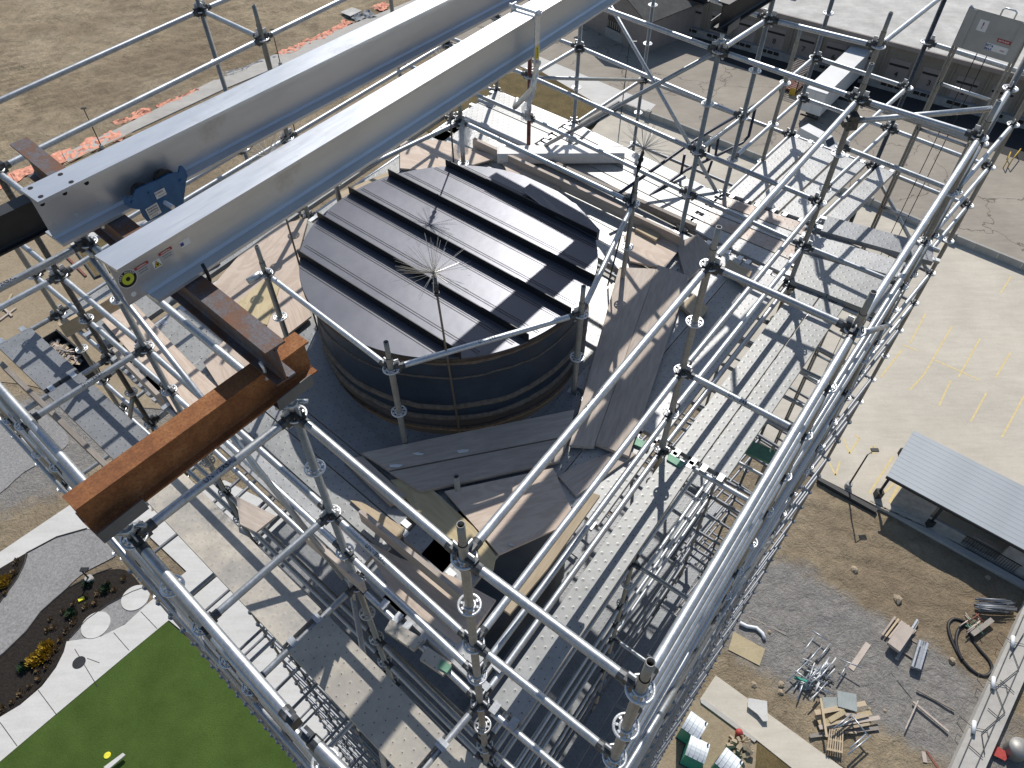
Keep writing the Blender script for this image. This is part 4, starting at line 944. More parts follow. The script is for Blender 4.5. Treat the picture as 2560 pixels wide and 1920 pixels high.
sheet('kerb', [(2050, 1193), (2195, 1272), (2190, 1281), (2044, 1199)], HS + .12, 'edging', HS + .1)  # near-black strip: shade on the slab's near edge face put into the colour
sheet('pavement', c9([(230, 1050), (1150, 1720), (1150, 1950), (1000, 1860), (720, 1646), (480, 1455), (130, 1200)]), .08, 'slab_concrete', .1)
sheet('kerb', c9([(130, 1200), (135, 1225), (480, 1480), (495, 1462), (160, 1205)]), .14, 'kerb_concrete', .16)
sheet('trench', c9([(560, 1200), (620, 1290), (760, 1390), (980, 1590), (1150, 1740), (1180, 1725), (1000, 1545), (800, 1400), (640, 1265), (590, 1195)]), .012, 'black_soil', curve=3)
sheet('dry_grass', c9([(495, 1480), (620, 1560), (760, 1700), (480, 1700)]), .03, 'dry_grass', kind='stuff', label='dry grass patch beside the kerb near the toilets', cat='grass')
# landscaping lower left
sheet('lawn', [(420, 1552), (-60, 1955), (-60, 2300), (900, 2300), (900, 1980), (700, 1800)], .05, 'lawn')
sheet('pavement', c7([(-60, 1345), (0, 1318), (130, 1240), (270, 1120), (360, 1000), (410, 900), (428, 832), (650, 800), (800, 725), (950, 588), (1200, 380), (1750, 330), (2100, 900), (2500, 1500), (2300, 1700), (1700, 1200), (1085, 695), (860, 880), (300, 1350), (-60, 1655)]), .07, 'walk_concrete', .07)
sheet('pavement', s6([(-80, 430), (0, 380), (360, 138), (560, 0), (800, 0), (800, 180), (620, 300), (460, 257), (300, 302), (140, 384), (0, 466), (-80, 520)]), .07, 'walk_concrete', .07)
sheet('pavement', [(330, 1300), (560, 1200), (760, 1300), (1000, 1700), (860, 1640), (500, 1460)], .065, 'walk_concrete', .06)
sheet('gravel_path', s6([(140, 384), (300, 302), (460, 257), (640, 300), (620, 392), (430, 500), (280, 650), (150, 800), (0, 925), (-90, 980), (-90, 720), (0, 642), (90, 522), (138, 430)]), .04, 'gravel', curve=5)
sheet('mulch_bed', s6([(-80, 515), (0, 466), (138, 388), (128, 440), (90, 520), (0, 645), (-80, 715)]), .06, 'mulch', curve=4)
sheet('mulch_bed', c7([(0, 930), (170, 765), (262, 640), (430, 492), (620, 395), (800, 370), (905, 480), (850, 512), (700, 590), (560, 690), (455, 805), (415, 890), (355, 1000), (255, 1120), (120, 1238), (0, 1312), (-80, 1345), (-80, 1000)]), .06, 'mulch', curve=4)
sheet('gravel_bed', c7([(455, 808), (560, 692), (700, 592), (850, 515), (940, 520), (945, 592), (870, 660), (780, 735), (650, 798), (530, 830), (452, 830)]), .05, 'gravel', curve=4)
for k, pts in enumerate(([(0, 930), (170, 765), (262, 640), (430, 492), (620, 395), (720, 360)], [(455, 805), (560, 690), (700, 590), (850, 512), (940, 480)], [(-20, 735 / 1.0), (60, 640), (140, 480), (168, 330)])):
    P = [grp(*p, .07) for p in c7(pts)] if k < 2 else [grp(*p, .07) for p in s6([(-80, 712), (0, 645), (90, 521), (130, 440), (140, 385), (300, 300), (460, 255)])]
    b = MB(); b.path(P, .05, 5); b.obj('bed_edging', 'edging', None, label=('black plastic edging between gravel path and mulch', 'black edging between mulch and gravel island', 'black edging round the small mulch bed')[k], cat='edging')
for k, p in enumerate(c7([(615, 725), (870, 550)])):
    c = grp(*p, .1); b = MB(); b.lathe([(.001, .1), (.95, .1), (.95, .02)], 32, (c.x, c.y, 0)); b.obj('stepping_stone', 'walk_concrete', None, label=('round pale stepping slab in the open gravel', 'round pale stepping slab nearest the scaffold')[k], cat='paving')
c = grp(*c7([(508, 967)])[0], .08); b = MB(); b.lathe([(.001, .086), (.42, .086), (.42, .06)], 24, (c.x, c.y, 0)); b.obj('manhole_cover', 'dark_steel', None, label='dark round cover set in the white pavement', cat='cover')
c = grp(*c7([(690, 1565)])[0], .06); b = MB(); b.lathe([(.001, .1), (.19, .1), (.21, .06)], 20, (c.x, c.y, 0)); b.obj('yellow_disc', 'ball_yellow', None, label='yellow round disc lying on the lawn', cat='disc')
sheet('bench', c7([(790, 1548), (805, 1562), (690, 1660), (665, 1640)]), .45, 'walk_concrete', .12, kind=None, label='white slab bench on the lawn', cat='bench')
# pavement joints cut as shallow grooves
for a, c_ in (((245, 1145), (362, 1302)), ((0, 1352), (110, 1505)), ((480, 880), (625, 1120)), ((640, 970), (560, 940)), ((730, 775), (830, 890)), ((905, 640), (1010, 750))):
    A, B = [grp(*p, .075) for p in c7([a, c_])]; b = MB(); d = (B - A).normalized(); s = V((-d.y, d.x, 0)) * .02
    b.poly([A - s, B - s, B + s, A + s]); b.obj('joint', 'edging', bpy.data.objects['pavement'] if False else None, kind='structure')
# plants
def tuft(name, px, r, h, mat, label, group, n=60, cat='shrub'):
    c = grp(*px, .05); b = MB()
    for i in range(n):
        a = random.uniform(0, 6.28); u = random.random() ** .6; p = c + V((math.cos(a) * r * u, math.sin(a) * r * u, 0)); L = h * random.uniform(.5, 1.1) * (1.1 - .5 * u)
        o = V((math.cos(a), math.sin(a), 0)) * r * .5 * random.random(); s = V((-math.sin(a), math.cos(a), 0)) * random.uniform(.03, .07) * (r / .3) ** .5
        t = p + o + V((0, 0, L)); m_ = (p + t) / 2 + V((0, 0, .05)); b.add([p, m_ - s, t, m_ + s], [(0, 1, 2, 3)])
    b.obj(name, mat, None, label=label, cat=cat, group=group)
random.seed(21)
for px in c7([(230, 955), (280, 925), (305, 880)]): tuft('shrub', px, .5, .5, 'shrub_yellow', 'bright yellow low shrub in the long mulch bed', 'yellow shrubs in the mulch', 170)
tuft('shrub', c7([(22, 458)])[0], .5, .5, 'shrub_yellow', 'yellow shrub alone in the small left bed', None, 160)
for px in c7([(330, 690), (395, 820), (370, 880), (300, 1000), (255, 1070), (195, 1120), (140, 1165), (85, 1220), (20, 1265), (480, 700), (430, 760), (560, 610), (480, 590), (410, 640), (640, 520), (700, 460), (350, 740), (310, 760), (330, 940), (250, 1020), (560, 540), (620, 580), (740, 500), (800, 430), (100, 380), (60, 430), (40, 520), (110, 320), (90, 400)]):
    tuft('grass_tuft', px, random.uniform(.16, .3), .3, 'shrub_tan', 'small tan grass tuft in the mulch', 'tan tufts in the mulch beds', 36, 'plant')
for px in c7([(685, 495), (465, 655), (160, 1000), (575, 455)]): tuft('shrub', px, .35, .45, 'shrub_green', 'dark green little shrub in the mulch', 'green shrubs in the mulch', 110)
b = MB(); A, B = grp(*c7([(505, 570)])[0], .12), grp(*c7([(543, 550)])[0], .12); b.box((A + B) / 2, ((B - A).length, .25, .12), Matrix.Rotation(math.atan2((B - A).y, (B - A).x), 3, 'Z')); b.obj('yellow_tool', 'ball_yellow', None, label='small yellow tool left on the mulch', cat='tool')
# yellow parking marks
def stripe(pts, w_=.12, name='parking_line'):
    P = [grp(*p, HS + .006) for p in pts]
    for A, B in zip(P[:-1], P[1:]):
        d = (B - A).normalized(); s = V((-d.y, d.x, 0)) * w_ / 2; b = MB(); b.poly([A - s, B - s, B + s, A + s]); b.obj(name, 'road_paint', None, kind='structure')
for L in ([(1580, 370), (1480, 560)], [(1430, 600), (1290, 780)], [(1750, 450), (1570, 760), (1480, 860)], [(1930, 530), (1790, 780)], [(2125, 620), (2030, 780)], [(1970, 880), (1870, 1065)], [(2212, 900), (2070, 1165)], [(1740, 800), (1665, 965)], [(2130, 130), (2060, 240)], [(1430, 570), (1530, 610)], [(1640, 670), (1800, 740), (1930, 800)], [(1370, 1290), (1215, 1530)], [(1050, 1170), (1090, 1270), (1155, 1170), (1120, 1150)], [(960, 1330), (1000, 1410), (1030, 1320)], [(1420, 1420), (1270, 1560)]): stripe(c6(L), .15)
stripe(c6([(1225, 1225), (1230, 1270), (1270, 1262), (1278, 1240), (1240, 1228), (1262, 1215)]), .1)
# ------------------------------------------------------------------ fabric along the kerb
def fabric(px, wid, mat, label, seed, hump=.28):
    wid *= 1.5; hump *= .7
    random.seed(seed); P = [grp(*p, 0) for p in px]; pts = []
    for A, B in zip(P[:-1], P[1:]):
        n = max(2, int((B - A).length / .35)); pts += [A.lerp(B, i / n) for i in range(n)]
    pts.append(P[-1]); m = 9; b = MB(); vs = []; N_ = len(pts)
    for i, p in enumerate(pts):
        d = (pts[min(i + 1, N_ - 1)] - pts[max(i - 1, 0)]).normalized(); s = V((-d.y, d.x, 0)); w_ = wid * (.6 + .5 * abs(math.sin(i * .37 + seed))) * random.uniform(.8, 1.15)
        ph = random.uniform(0, 6)
        for j in range(m):
            t = j / (m - 1) - .5; vs.append(p + s * (t * w_ + .15 * math.sin(i * .5 + seed)) + d * random.uniform(-.12, .12) + V((0, 0, .06 + hump * (random.random() ** 1.5) * (1 - abs(t) * 1.4) + .05 * math.sin(ph + j))))
    fs = [(i * m + j, i * m + j + 1, (i + 1) * m + j + 1, (i + 1) * m + j) for i in range(N_ - 1) for j in range(m - 1)]
    b.add(vs, fs); b.obj('silt_fabric', mat, None, label=label, cat='fabric')
c3l = lambda L: [(x / 2.115, y / 2.115) for x, y in L]
fabric(c3l([(640, 705), (500, 760), (400, 815), (270, 850)]), 1.9, 'orange_fabric', 'wide salmon silt fabric held by stakes beside the lamp post', 1)
fabric(c3l([(190, 890), (90, 930), (-30, 990), (-100, 1030)]), 1.7, 'orange_fabric', 'salmon silt fabric under the grey mottled beam end', 2)
fabric(c3l([(800, 585), (740, 600), (690, 620), (600, 655)]), 1.3, 'orange_fabric', 'crumpled salmon fabric heap at the pavement end', 3, .5)
fabric(c3l([(1050, 475), (960, 510), (880, 545), (835, 570)]), .8, 'orange_fabric', 'thin red fabric roll along the pavement kerb', 4, .3)
fabric([(872, 54), (820, 85), (770, 105), (700, 138)], 1.2, 'orange_fabric', 'long salmon fabric roll past the open scaffold tube', 5, .4)
fabric([(965, 10), (950, 18), (938, 26)], 1.6, 'orange_fabric', 'far salmon fabric bundle by the pavement', 6, .6)
fabric([(560, 190), (600, 175), (660, 152), (690, 140)], .9, 'grey_fabric', 'grey filter fabric lying on the kerb', 7, .2)
fabric([(880, 50), (905, 40), (930, 34)], 2.0, 'grey_fabric', 'grey heap of filter fabric near the far bundle', 8, .9)
b = MB(); P = [grp(*p, .5) for p in ((850, 30), (880, 18), (905, 26), (876, 40))]; b.prism(P[::-1], .08); b.obj('panel_board', 'roof_membrane', None, label='pale board lying on the soil beside the fabric heap', cat='board')
for a, c_ in (((1700, 1075), (1680, 1100)),): pass
for k, (u, v) in enumerate(((137, 415), (165, 402), (45, 470), (38, 455))):
    p = grp(u, v); b = MB(); b.tube(p, p + V((0, 0, 1.1)), .03, 6); b.obj('stake', 'red_oxide', None, label='thin stake holding the salmon silt fabric', cat='stake', group='silt fence stakes')
for k, (a, c_) in enumerate((((330, 332), (160, 410)), ((480, 505), (700, 372)), ((470, 520), (560, 470)))):
    A, B = grp(*a, .16), grp(*c_, .16); d = B - A; b = MB(); b.box((A + B) / 2, (d.length, .12, .08), Matrix.Rotation(math.atan2(d.y, d.x), 3, 'Z')); b.obj('form_board', 'timber_fresh', None, label=('long form board beside the salmon fabric', 'long form board seen between the aluminium beams', 'short form board seen between the aluminium beams')[k], cat='board')
# ------------------------------------------------------------------ lamp posts
def lamp(base, h, label, arm=(.6, 0, 0)):
    t = thing('lamp_post', base, label, 'lamp post'); b = MB(); b.tube(base, base + V((0, 0, .5)), .26, 14); b.obj('footing', 'kerb_concrete', t, True)
    b = MB(); b.tube(base + V((0, 0, .5)), base + V((0, 0, h)), .07, 8, .05); b.obj('pole', 'lamp_black', t, True)
    b = MB(); e = base + V((0, 0, h)); b.tube(e, e + V(arm), .035, 6); b.box(e + V(arm) * 1.2, (.55, .3, .1)); b.obj('lantern', 'lamp_black', t)
lamp(grp(256, 371), 5.2, 'black lamp post rising from the salmon fabric', (0, .01, 0)); lamp(grp(702, 164), 5.0, 'black lamp post beside the open tube end', (0, .01, 0)); lamp(grp(741, 342), 4.6, 'black lamp post seen between the two aluminium beams', (0, .01, 0))
lamp(grp(1552, 292), 9.5, 'thin lamp post in front of the cream building', (.5, .1, 0)); lamp(grp(2119, 1217, .3), 4.3, 'lamp post on the dark kerb beside the open shed', (.55, .35, 0)); lamp(grp(228, 1452), 1.5, 'thin lamp post in the mulch bed below the rusty beam', (.1, .1, 0))
# ------------------------------------------------------------------ retaining wall: concrete panels and pillars
rw = thing('retaining_wall', grp(1980, 440), 'long grey concrete retaining wall with square pillars along the slab', 'wall')
WT = [(1546, 252), (1700, 308), (1886, 381), (2128, 474), (2384, 584), (2560, 655), (2760, 735)]
WP = [at(u, v, 1.15) for u, v in WT]
tot = []
for A, B in zip(WP[:-1], WP[1:]):
    n = max(1, round((B - A).length / 2.4))
    for i in range(n): tot.append((A.lerp(B, i / n), A.lerp(B, (i + 1) / n)))
for i, (A, B) in enumerate(tot):
    d = (B - A).normalized(); s = V((d.y, -d.x, 0)) * .13; g_ = d * .012
    b = MB(); b.prism([A + g_ - s, A + g_ + s, B - g_ + s, B - g_ - s][::1], 1.12) if False else b.box((A + B) / 2 - V((0, 0, .575)), ((B - A).length - .024, .26, 1.13), Matrix.Rotation(math.atan2(d.y, d.x), 3, 'Z')); b.obj('wall_panel', 'wall_concrete', rw)
    if i % 4 == 2: b = MB(); b.box(V((A.x, A.y, .66)), (.6, .55, 1.32), Matrix.Rotation(math.atan2(d.y, d.x), 3, 'Z')); b.obj('pillar', 'wall_concrete', rw)
A, B = WP[0], at(1290, 400, 1.15); d = (B - A).normalized(); b = MB(); b.box((A + B) / 2 - V((0, 0, .575)), ((B - A).length, .26, 1.13), Matrix.Rotation(math.atan2(d.y, d.x), 3, 'Z')); b.obj('wall_panel', 'wall_concrete', rw)
# ------------------------------------------------------------------ loading dock building
HD = 6.0
E0, E1 = at(1875, 15, HD), at(2560, 190, HD); de = (E1 - E0).normalized(); ne = V((-de.y, de.x, 0)); ne = ne if ne.y > 0 else -ne
A, B = E0 - de * 25, E1 + de * 40
db = thing('dock_building', V(((A.x + B.x) / 2, (A.y + B.y) / 2, 0)), 'long loading dock building with pale flat roof and numbered bays', 'building')
rz = Matrix.Rotation(math.atan2(de.y, de.x), 3, 'Z'); Lb = (B - A).length; mc = (A + B) / 2; mc.z = 0
def wb(name, along, depth, z0, z1, L, D, mat, par=db): b = MB(); b.box(mc + de * along + ne * depth + V((0, 0, (z0 + z1) / 2)), (L, D, z1 - z0), rz); return b.obj(name, mat, par)
wb('roof', 0, 40, HD - .35, HD - .02, Lb, 80, 'roof_membrane'); wb('roof_edge', 0, .12, HD - .5, HD, Lb, .3, 'cream_render'); wl = wb('wall', 0, .8, 0, HD - .5, Lb, .5, 'panel_wall')
wb('dock_plinth', 0, .3, 0, 1.1, Lb, .8, 'block_wall')
n = int(Lb / 4.2)
for i in range(n):
    x = -Lb / 2 + (i + .5) * 4.2; wb('pilaster', x, .45, 1.1, HD - .5, .22, .22, 'panel_wall', wl)
    if i % 1 == 0:
        for k in (-.9, .0, .9): wb('bumper', x + 2.1 + k, -.16, .62, 1.0, .7, .14, 'dock_black', wl)
    wb('dock_door', x + 2.1, .52, 1.12, 4.0, 2.7, .08, 'cream_render', wl); wb('dock_cushion', x + 2.1, .47, 3.1, 3.35, 2.5, .1, 'dock_black', wl)
for i in range(n):
    x = -Lb / 2 + (i + .5) * 4.2 + 2.1; fr = Matrix((de, V((0, 0, 1)), -ne)).transposed().to_4x4(); fr.translation = mc + de * x + ne * .46 + V((0, 0, 2.1))
    inst('bay_number', text_mesh(str(max(1, 14 - i % 14)), 1.0, 'black_print'), wl, fr)
random.seed(5)
for i in range(9):
    wb('roof_vent', random.uniform(-30, 40), random.uniform(6, 30), HD, HD + random.uniform(.3, .8), random.uniform(.5, 1.4), random.uniform(.5, 1.1), 'panel_wall')
# ------------------------------------------------------------------ trailer at the dock
q4 = [at(u, v, 4.1) for u, v in ((2017, 218), (2069, 236), (2187, 122), (2130, 110))]
dT = ((q4[3] - q4[0]).normalized() + (q4[2] - q4[1]).normalized()).normalized(); nT = V((dT.y, -dT.x, 0)); rear = (q4[0] + q4[1]) / 2; rear.z = 0
tl = thing('semi_trailer', rear, 'white box semi trailer backed up to the dock', 'trailer'); rt = Matrix.Rotation(math.atan2(dT.y, dT.x), 3, 'Z')
def tb(name, along, side, z0, z1, L, Wd, mat, par=tl): b = MB(); b.box(rear + dT * along + nT * side + V((0, 0, (z0 + z1) / 2)), (L, Wd, z1 - z0), rt); return b.obj(name, mat, par)
tb('body', 7.6, 0, 1.15, 4.08, 15.2, 2.55, 'trailer_white'); tb('roof', 7.6, 0, 4.08, 4.12, 15.25, 2.6, 'trailer_white'); tb('chassis', 7.6, 0, .85, 1.15, 15, 1.1, 'dark_steel')
for s in (-.66, .66): tb('nose_panel', -.03, s, 1.25, 3.95, .06, 1.2, 'trailer_white')
tb('bumper', .1, 0, .55, .72, .15, 2.3, 'dark_steel')
for s in (-1.0, 1.0): tb('landing_leg', 2.8, s * .75, 0, 1.0, .18, .18, 'dark_steel')
for al in (12.2, 13.4):
    for s in (-1.0, 1.0): b = MB(); c = rear + dT * al + nT * s + V((0, 0, .5)); b.tube(c - nT * .16, c + nT * .16, .5, 18); b.obj('wheel', 'black_rubber', tl)
# slatted scrap cage beside the trailer
cg = thing('slatted_cage', at(1985, 232, 0), 'dark steel cage with pale top slats beside the trailer', 'cage'); c0 = at(1985, 215, 0)
def gb(name, x, y, z0, z1, L, Wd, mat): b = MB(); b.box(c0 + dT * x + nT * y + V((0, 0, (z0 + z1) / 2)), (L, Wd, z1 - z0), rt); b.obj(name, mat, cg)
for x in (-2.2, 2.2):
    for y in (-1.1, 1.1): gb('post', x, y, 0, 2.5, .12, .12, 'dark_steel')
for i in range(10): gb('slat', -2.1 + i * .47, 0, 2.5, 2.56, .16, 2.5, 'cream_render')
for i in range(8):
    for y in (-1.12, 1.12): gb('side_bar', 0, y, .2 + i * .3, .27 + i * .3, 4.4, .05, 'dark_steel')
gb('tray', 0, 0, .3, .45, 4.3, 2.2, 'red_oxide'); gb('guard', -2.6, .8, 0, 1.0, .08, .8, 'yellow_paint')
# yellow guard rails on the yard
for k, px in enumerate((((2527, 380), (2518, 402)), ((2552, 372), (2530, 400)))):
    A, B = at(*px[0], 1.0), at(*px[1], 1.0); b = MB(); b.tube(A, B, .06, 8); b.tube(A - V((0, 0, 1)), A, .06, 8); b.tube(B - V((0, 0, 1)), B, .06, 8); b.obj('guard_rail', 'yellow_paint', None, True, label=('yellow guard rail by the hoist, short one', 'yellow guard rail by the hoist, long one')[k], cat='guard rail')
# ------------------------------------------------------------------ parked white van
cv = at(2040, 372, 0); vn = thing('parked_van', cv, 'white van parked behind the landing planks', 'van'); dv = V((.62, -.78, 0)).normalized(); fv = frame(cv, dv)
b = MB(); prof = [(-2.6, .35), (2.5, .35), (2.6, .9), (2.35, 1.1), (1.75, 1.2), (1.1, 1.9), (-2.4, 1.98), (-2.6, 1.6)]
n = len(prof); b.add([V((x, -.92 if z < 1.3 else -.8, z)) for x, z in prof] + [V((x, .92 if z < 1.3 else .8, z)) for x, z in prof], [tuple(range(n - 1, -1, -1)), tuple(range(n, 2 * n))] + [(i, (i + 1) % n, n + (i + 1) % n, n + i) for i in range(n)]); b.obj('body', 'trailer_white', vn, Mw=fv)
def vg(P): b = MB(); b.poly([V(p) for p in P]); b.obj('window', 'glass_dark', vn, Mw=fv)
vg([(1.72, -.7, 1.26), (1.72, .7, 1.26), (1.16, .7, 1.87), (1.16, -.7, 1.87)])
for s in (-1, 1): vg([(1.05, s * .835, 1.3), (.2, s * .835, 1.3), (.2, s * .815, 1.75), (.85, s * .815, 1.75)][::s]); vg([(.05, s * .835, 1.3), (-1.2, s * .835, 1.3), (-1.2, s * .815, 1.75), (.05, s * .815, 1.75)][::s])
for x in (-1.7, 1.7):
    for s in (-.85, .85): b = MB(); c = fv @ V((x, s, .34)); yv = fv.to_3x3() @ V((0, 1, 0)); b.tube(c - yv * .1, c + yv * .1, .34, 16); b.obj('wheel', 'black_rubber', vn)
# ------------------------------------------------------------------ cream gabled building
cb_ = at(1608, 137, 0); cr_ = at(1731, 85, 0); dR = (cr_ - cb_).normalized(); dL = V((-dR.y, dR.x, 0))
gbld = thing('gabled_building', cb_, 'cream rendered building with dark gable roof and barred window', 'building')
WL, WR, HW, HG = 13.0, 22.0, 4.6, 7.6
def pt(l, r, z): return cb_ + dL * l + dR * r + V((0, 0, z))
b = MB(); b.add([pt(0, 0, 0), pt(WL, 0, 0), pt(WL, 0, HW), pt(WL / 2, 0, HG), pt(0, 0, HW)], [(0, 4, 3, 2, 1)]); b.add([pt(0, 0, 0), pt(0, WR, 0), pt(0, WR, HW), pt(0, 0, HW)], [(0, 1, 2, 3)]); b.add([pt(WL, 0, 0), pt(WL, WR, 0), pt(WL, WR, HW), pt(WL, 0, HW)], [(3, 2, 1, 0)]); b.add([pt(0, WR, 0), pt(WL, WR, 0), pt(WL, WR, HW), pt(WL / 2, WR, HG), pt(0, WR, HW)], [(0, 1, 2, 3, 4)])
gw = b.obj('wall', 'cream_render', gbld)
for s in (0, 1):
    e = -.5 if s == 0 else WL + .5; ze = HW - .5 * (HG - HW) / (WL / 2); b = MB(); P = [pt(e, -.5, ze + .1), pt(e, WR + .5, ze + .1), pt(WL / 2, WR + .5, HG + .1), pt(WL / 2, -.5, HG + .1)]
    b.add(P + [p + V((0, 0, .12)) for p in P], [(0, 1, 2, 3), (7, 6, 5, 4), (0, 4, 5, 1), (1, 5, 6, 2), (2, 6, 7, 3), (3, 7, 4, 0)]); b.obj('roof', 'dark_roof', gbld)
def wbox(name, l, z, w_, h, dpt, mat, par): b = MB(); c = pt(l, -dpt / 2, z); b.box(c, (w_, dpt, h), Matrix.Rotation(math.atan2(dL.y, dL.x), 3, 'Z')); return b.obj(name, mat, par)
wf = wbox('window', 6.2, 2.3, 2.6, 1.7, .06, 'glass_dark', gw); wbox('sill', 6.2, 1.38, 2.9, .18, .22, 'block_wall', wf)
for i in range(6): wbox('bar', 5.1 + i * .44, 2.1, .22, .9, .12, 'panel_wall', wf)
wbox('stain_patch', 6.2, .65, 3.4, 1.25, .02, 'block_wall', gw)
# ------------------------------------------------------------------ open shed with sheet roof
hs = 3.1
RA, RB = at(2285, 1076, hs), at(2217, 1189, hs); RC2 = at(2560, 1373, hs); dS = (RC2 - RB).normalized(); RD = at(2560, 1216, hs); dS = (dS + (RD - RA).normalized()).normalized()
Ls = 16.0; sh = thing('open_shed', V((RB.x, RB.y, 0)), 'low block shed under a blue grey sheet roof beside the slab', 'shed')
cs = (RA - RB); nS = cs.normalized(); Ws = cs.length; k = 12
for i in range(k):
    a, c_ = RB + nS * Ws * i / k, RB + nS * Ws * (i + 1) / k; b = MB(); z = V((0, 0, .002 * (i % 2)))
    b.prism([p + z for p in (a + dS * Ls, c_ + dS * Ls - nS * .015, c_ - nS * .015, a)], .06); b.obj('roof_sheet', 'roof_sheet', sh)
b = MB(); b.box(RB + dS * Ls / 2 - V((0, 0, .16)), (Ls, .14, .2), Matrix.Rotation(math.atan2(dS.y, dS.x), 3, 'Z')); b.obj('fascia', 'dark_steel', sh)
def sp(al, ac, z): p = RB + dS * al + nS * ac; p.z = z; return p
for al, ac in ((.25, .2), (.25, Ws - .3), (4.2, .2)):
    b = MB(); b.tube(sp(al, ac, HS), sp(al, ac, hs - .06), .11, 10); b.obj('column', 'dark_steel', sh, True); b = MB(); b.box(sp(al, ac, HS + .35), (.5, .5, .7)); b.obj('column_base', 'dark_steel', sh)
rs = Matrix.Rotation(math.atan2(dS.y, dS.x), 3, 'Z')
def sw(name, al, ac, z0, z1, L, Wd, mat): b = MB(); b.box(sp(al, ac, (z0 + z1) / 2), (L, Wd, z1 - z0), rs); return b.obj(name, mat, sh)
w1 = sw('wall', 3.9, .25, 0, 1.25, 5.2, .22, 'block_wall'); sw('wall', 2.6, .25, 1.25, hs - .1, 2.6, .22, 'block_wall'); sw('wall', 11.4, .25, 0, hs - .1, 5.0, .22, 'block_wall'); sw('wall', 7.7, .25, 0, .55, 2.4, .22, 'block_wall'); sw('step', 8, -.35, 0, .3, 16, .5, 'kerb_concrete'); sw('back_wall', Ls / 2 + 1, Ws - .4, 0, hs - .1, Ls - 2, .2, 'block_wall'); sw('kerb_mark', 1.2, 1.2, HS + .002, HS + .012, .22, 2.0, 'road_paint')
for i in range(22): sw('rail_bar', 6.6 + i * .17, .1, HS, HS + 1.05, .03, .03, 'dark_steel')
sw('top_rail', 8.4, .1, HS + 1.05, HS + 1.1, 3.8, .05, 'dark_steel'); sw('bench', 8.4, 1.1, HS + .4, HS + .48, 2.8, .45, 'timber')
# ------------------------------------------------------------------ portable toilets
TO = [((1724, 1790), 'tall one half behind the scaffold face'), ((1746, 1872), 'middle one of the three'), ((1822, 1905), 'nearest to the kerb corner')]
for i, (px, s) in enumerate((((1738, 1812), 'with a white peaked roof beside the scaffold foot'), ((1745, 1872), 'with a ribbed white roof, between the other two'), ((1824, 1905), 'with a ribbed white roof beside the rubble pile'))):
    c = at(*px, 2.2); c.z = 0; a = math.radians(-38 + (0, 12, -6)[i]); t = thing('portable_toilet', c, 'green portable toilet ' + s, 'toilet', None, a); fr = Matrix.Translation(c) @ Matrix.Rotation(a, 4, 'Z')
    b = MB(); b.box((0, 0, 1.05), (1.12, 1.16, 2.02)); bo = b.obj('body', 'toilet_green', t, Mw=fr); b = MB(); b.box((0, 0, .03), (1.2, 1.24, .1)); b.obj('skid', 'dark_steel', t, Mw=fr)
    b = MB(); nseg = 6; vs = []
    for k in range(nseg + 1):
        y = -.6 + 1.2 * k / nseg; z = 2.06 + .22 * math.sin(math.pi * k / nseg) + .02; vs += [V((-.58, y, z)), V((.58, y, z))]
    b.add(vs, [(2 * k, 2 * k + 1, 2 * k + 3, 2 * k + 2) for k in range(nseg)]); b.add([V((-.58, -.6, 2.06)), V((.58, -.6, 2.06)), V((.58, .6, 2.06)), V((-.58, .6, 2.06))], [(3, 2, 1, 0)])
    b.add([vs[2 * k] for k in range(nseg + 1)], [tuple(range(nseg, -1, -1))]); b.add([vs[2 * k + 1] for k in range(nseg + 1)], [tuple(range(nseg + 1))]); ro = b.obj('roof', 'toilet_roof', t, Mw=fr)
    for k in range(4):
        b = MB(); x = -.42 + k * .28; pts = [fr @ V((x, -.6 + 1.2 * j / 8, 2.085 + .22 * math.sin(math.pi * j / 8))) for j in range(9)]; b.path(pts, .022, 5); b.obj('roof_rib', 'toilet_roof', ro, True)
    b = MB(); b.tube((.45, .45, 2.1), (.45, .45, 2.38), .05, 10); b.obj('vent_pipe', 'dark_steel', ro, Mw=fr); b = MB(); b.box((0, -.59, 1.05), (.8, .03, 1.85)); b.obj('door', 'toilet_green', t, Mw=fr)
    for k in range(3): b = MB(); b.box((0, .585, .6 + k * .5), (1.0, .02, .08)); b.obj('moulding', 'toilet_green', bo, Mw=fr)
# ------------------------------------------------------------------ skip with wood scraps
dq = [at(u, v, 1.3) for u, v in ((80, 857), (137, 824), (240, 914), (183, 952))]; dq = [V((p.x, p.y, 0)) for p in dq]
dm = thing('skip_container', sum(dq, V((0, 0, 0))) / 4, 'open black skip container full of broken boards', 'skip'); dl = ((dq[3] - dq[0]) + (dq[2] - dq[1])).normalized(); dc = sum(dq, V((0, 0, 0))) / 4; fr = frame(dc, dl); LD, WD = 6.6, 2.3
def dbx(name, c, s, mat='dark_steel'): b = MB(); b.box(c, s); b.obj(name, mat, dm, Mw=fr)
dbx('floor', (0, 0, .15), (LD, WD, .1))
for s in (1, -1): dbx('side_wall', (0, s * WD / 2, .75), (LD, .08, 1.2)); dbx('end_wall', (s * LD / 2, 0, .75), (.08, WD - .08, 1.2)); dbx('top_rail', (0, s * WD / 2, 1.38), (LD + .1, .14, .08))
for i in range(8):
    for s in (1, -1): dbx('stiffener', (-LD / 2 + .4 + i * .83, s * (WD / 2 + .08), .72), (.1, .09, 1.1))
inst('container_number', text_mesh('SKIP 40', .3, 'label_silver'), dm, fr @ Matrix.Translation((LD / 2 + .05, 0, .8)) @ Matrix.Rotation(math.pi / 2, 4, 'Z') @ Matrix.Rotation(math.pi / 2, 4, 'X')) if False else None
random.seed(14)
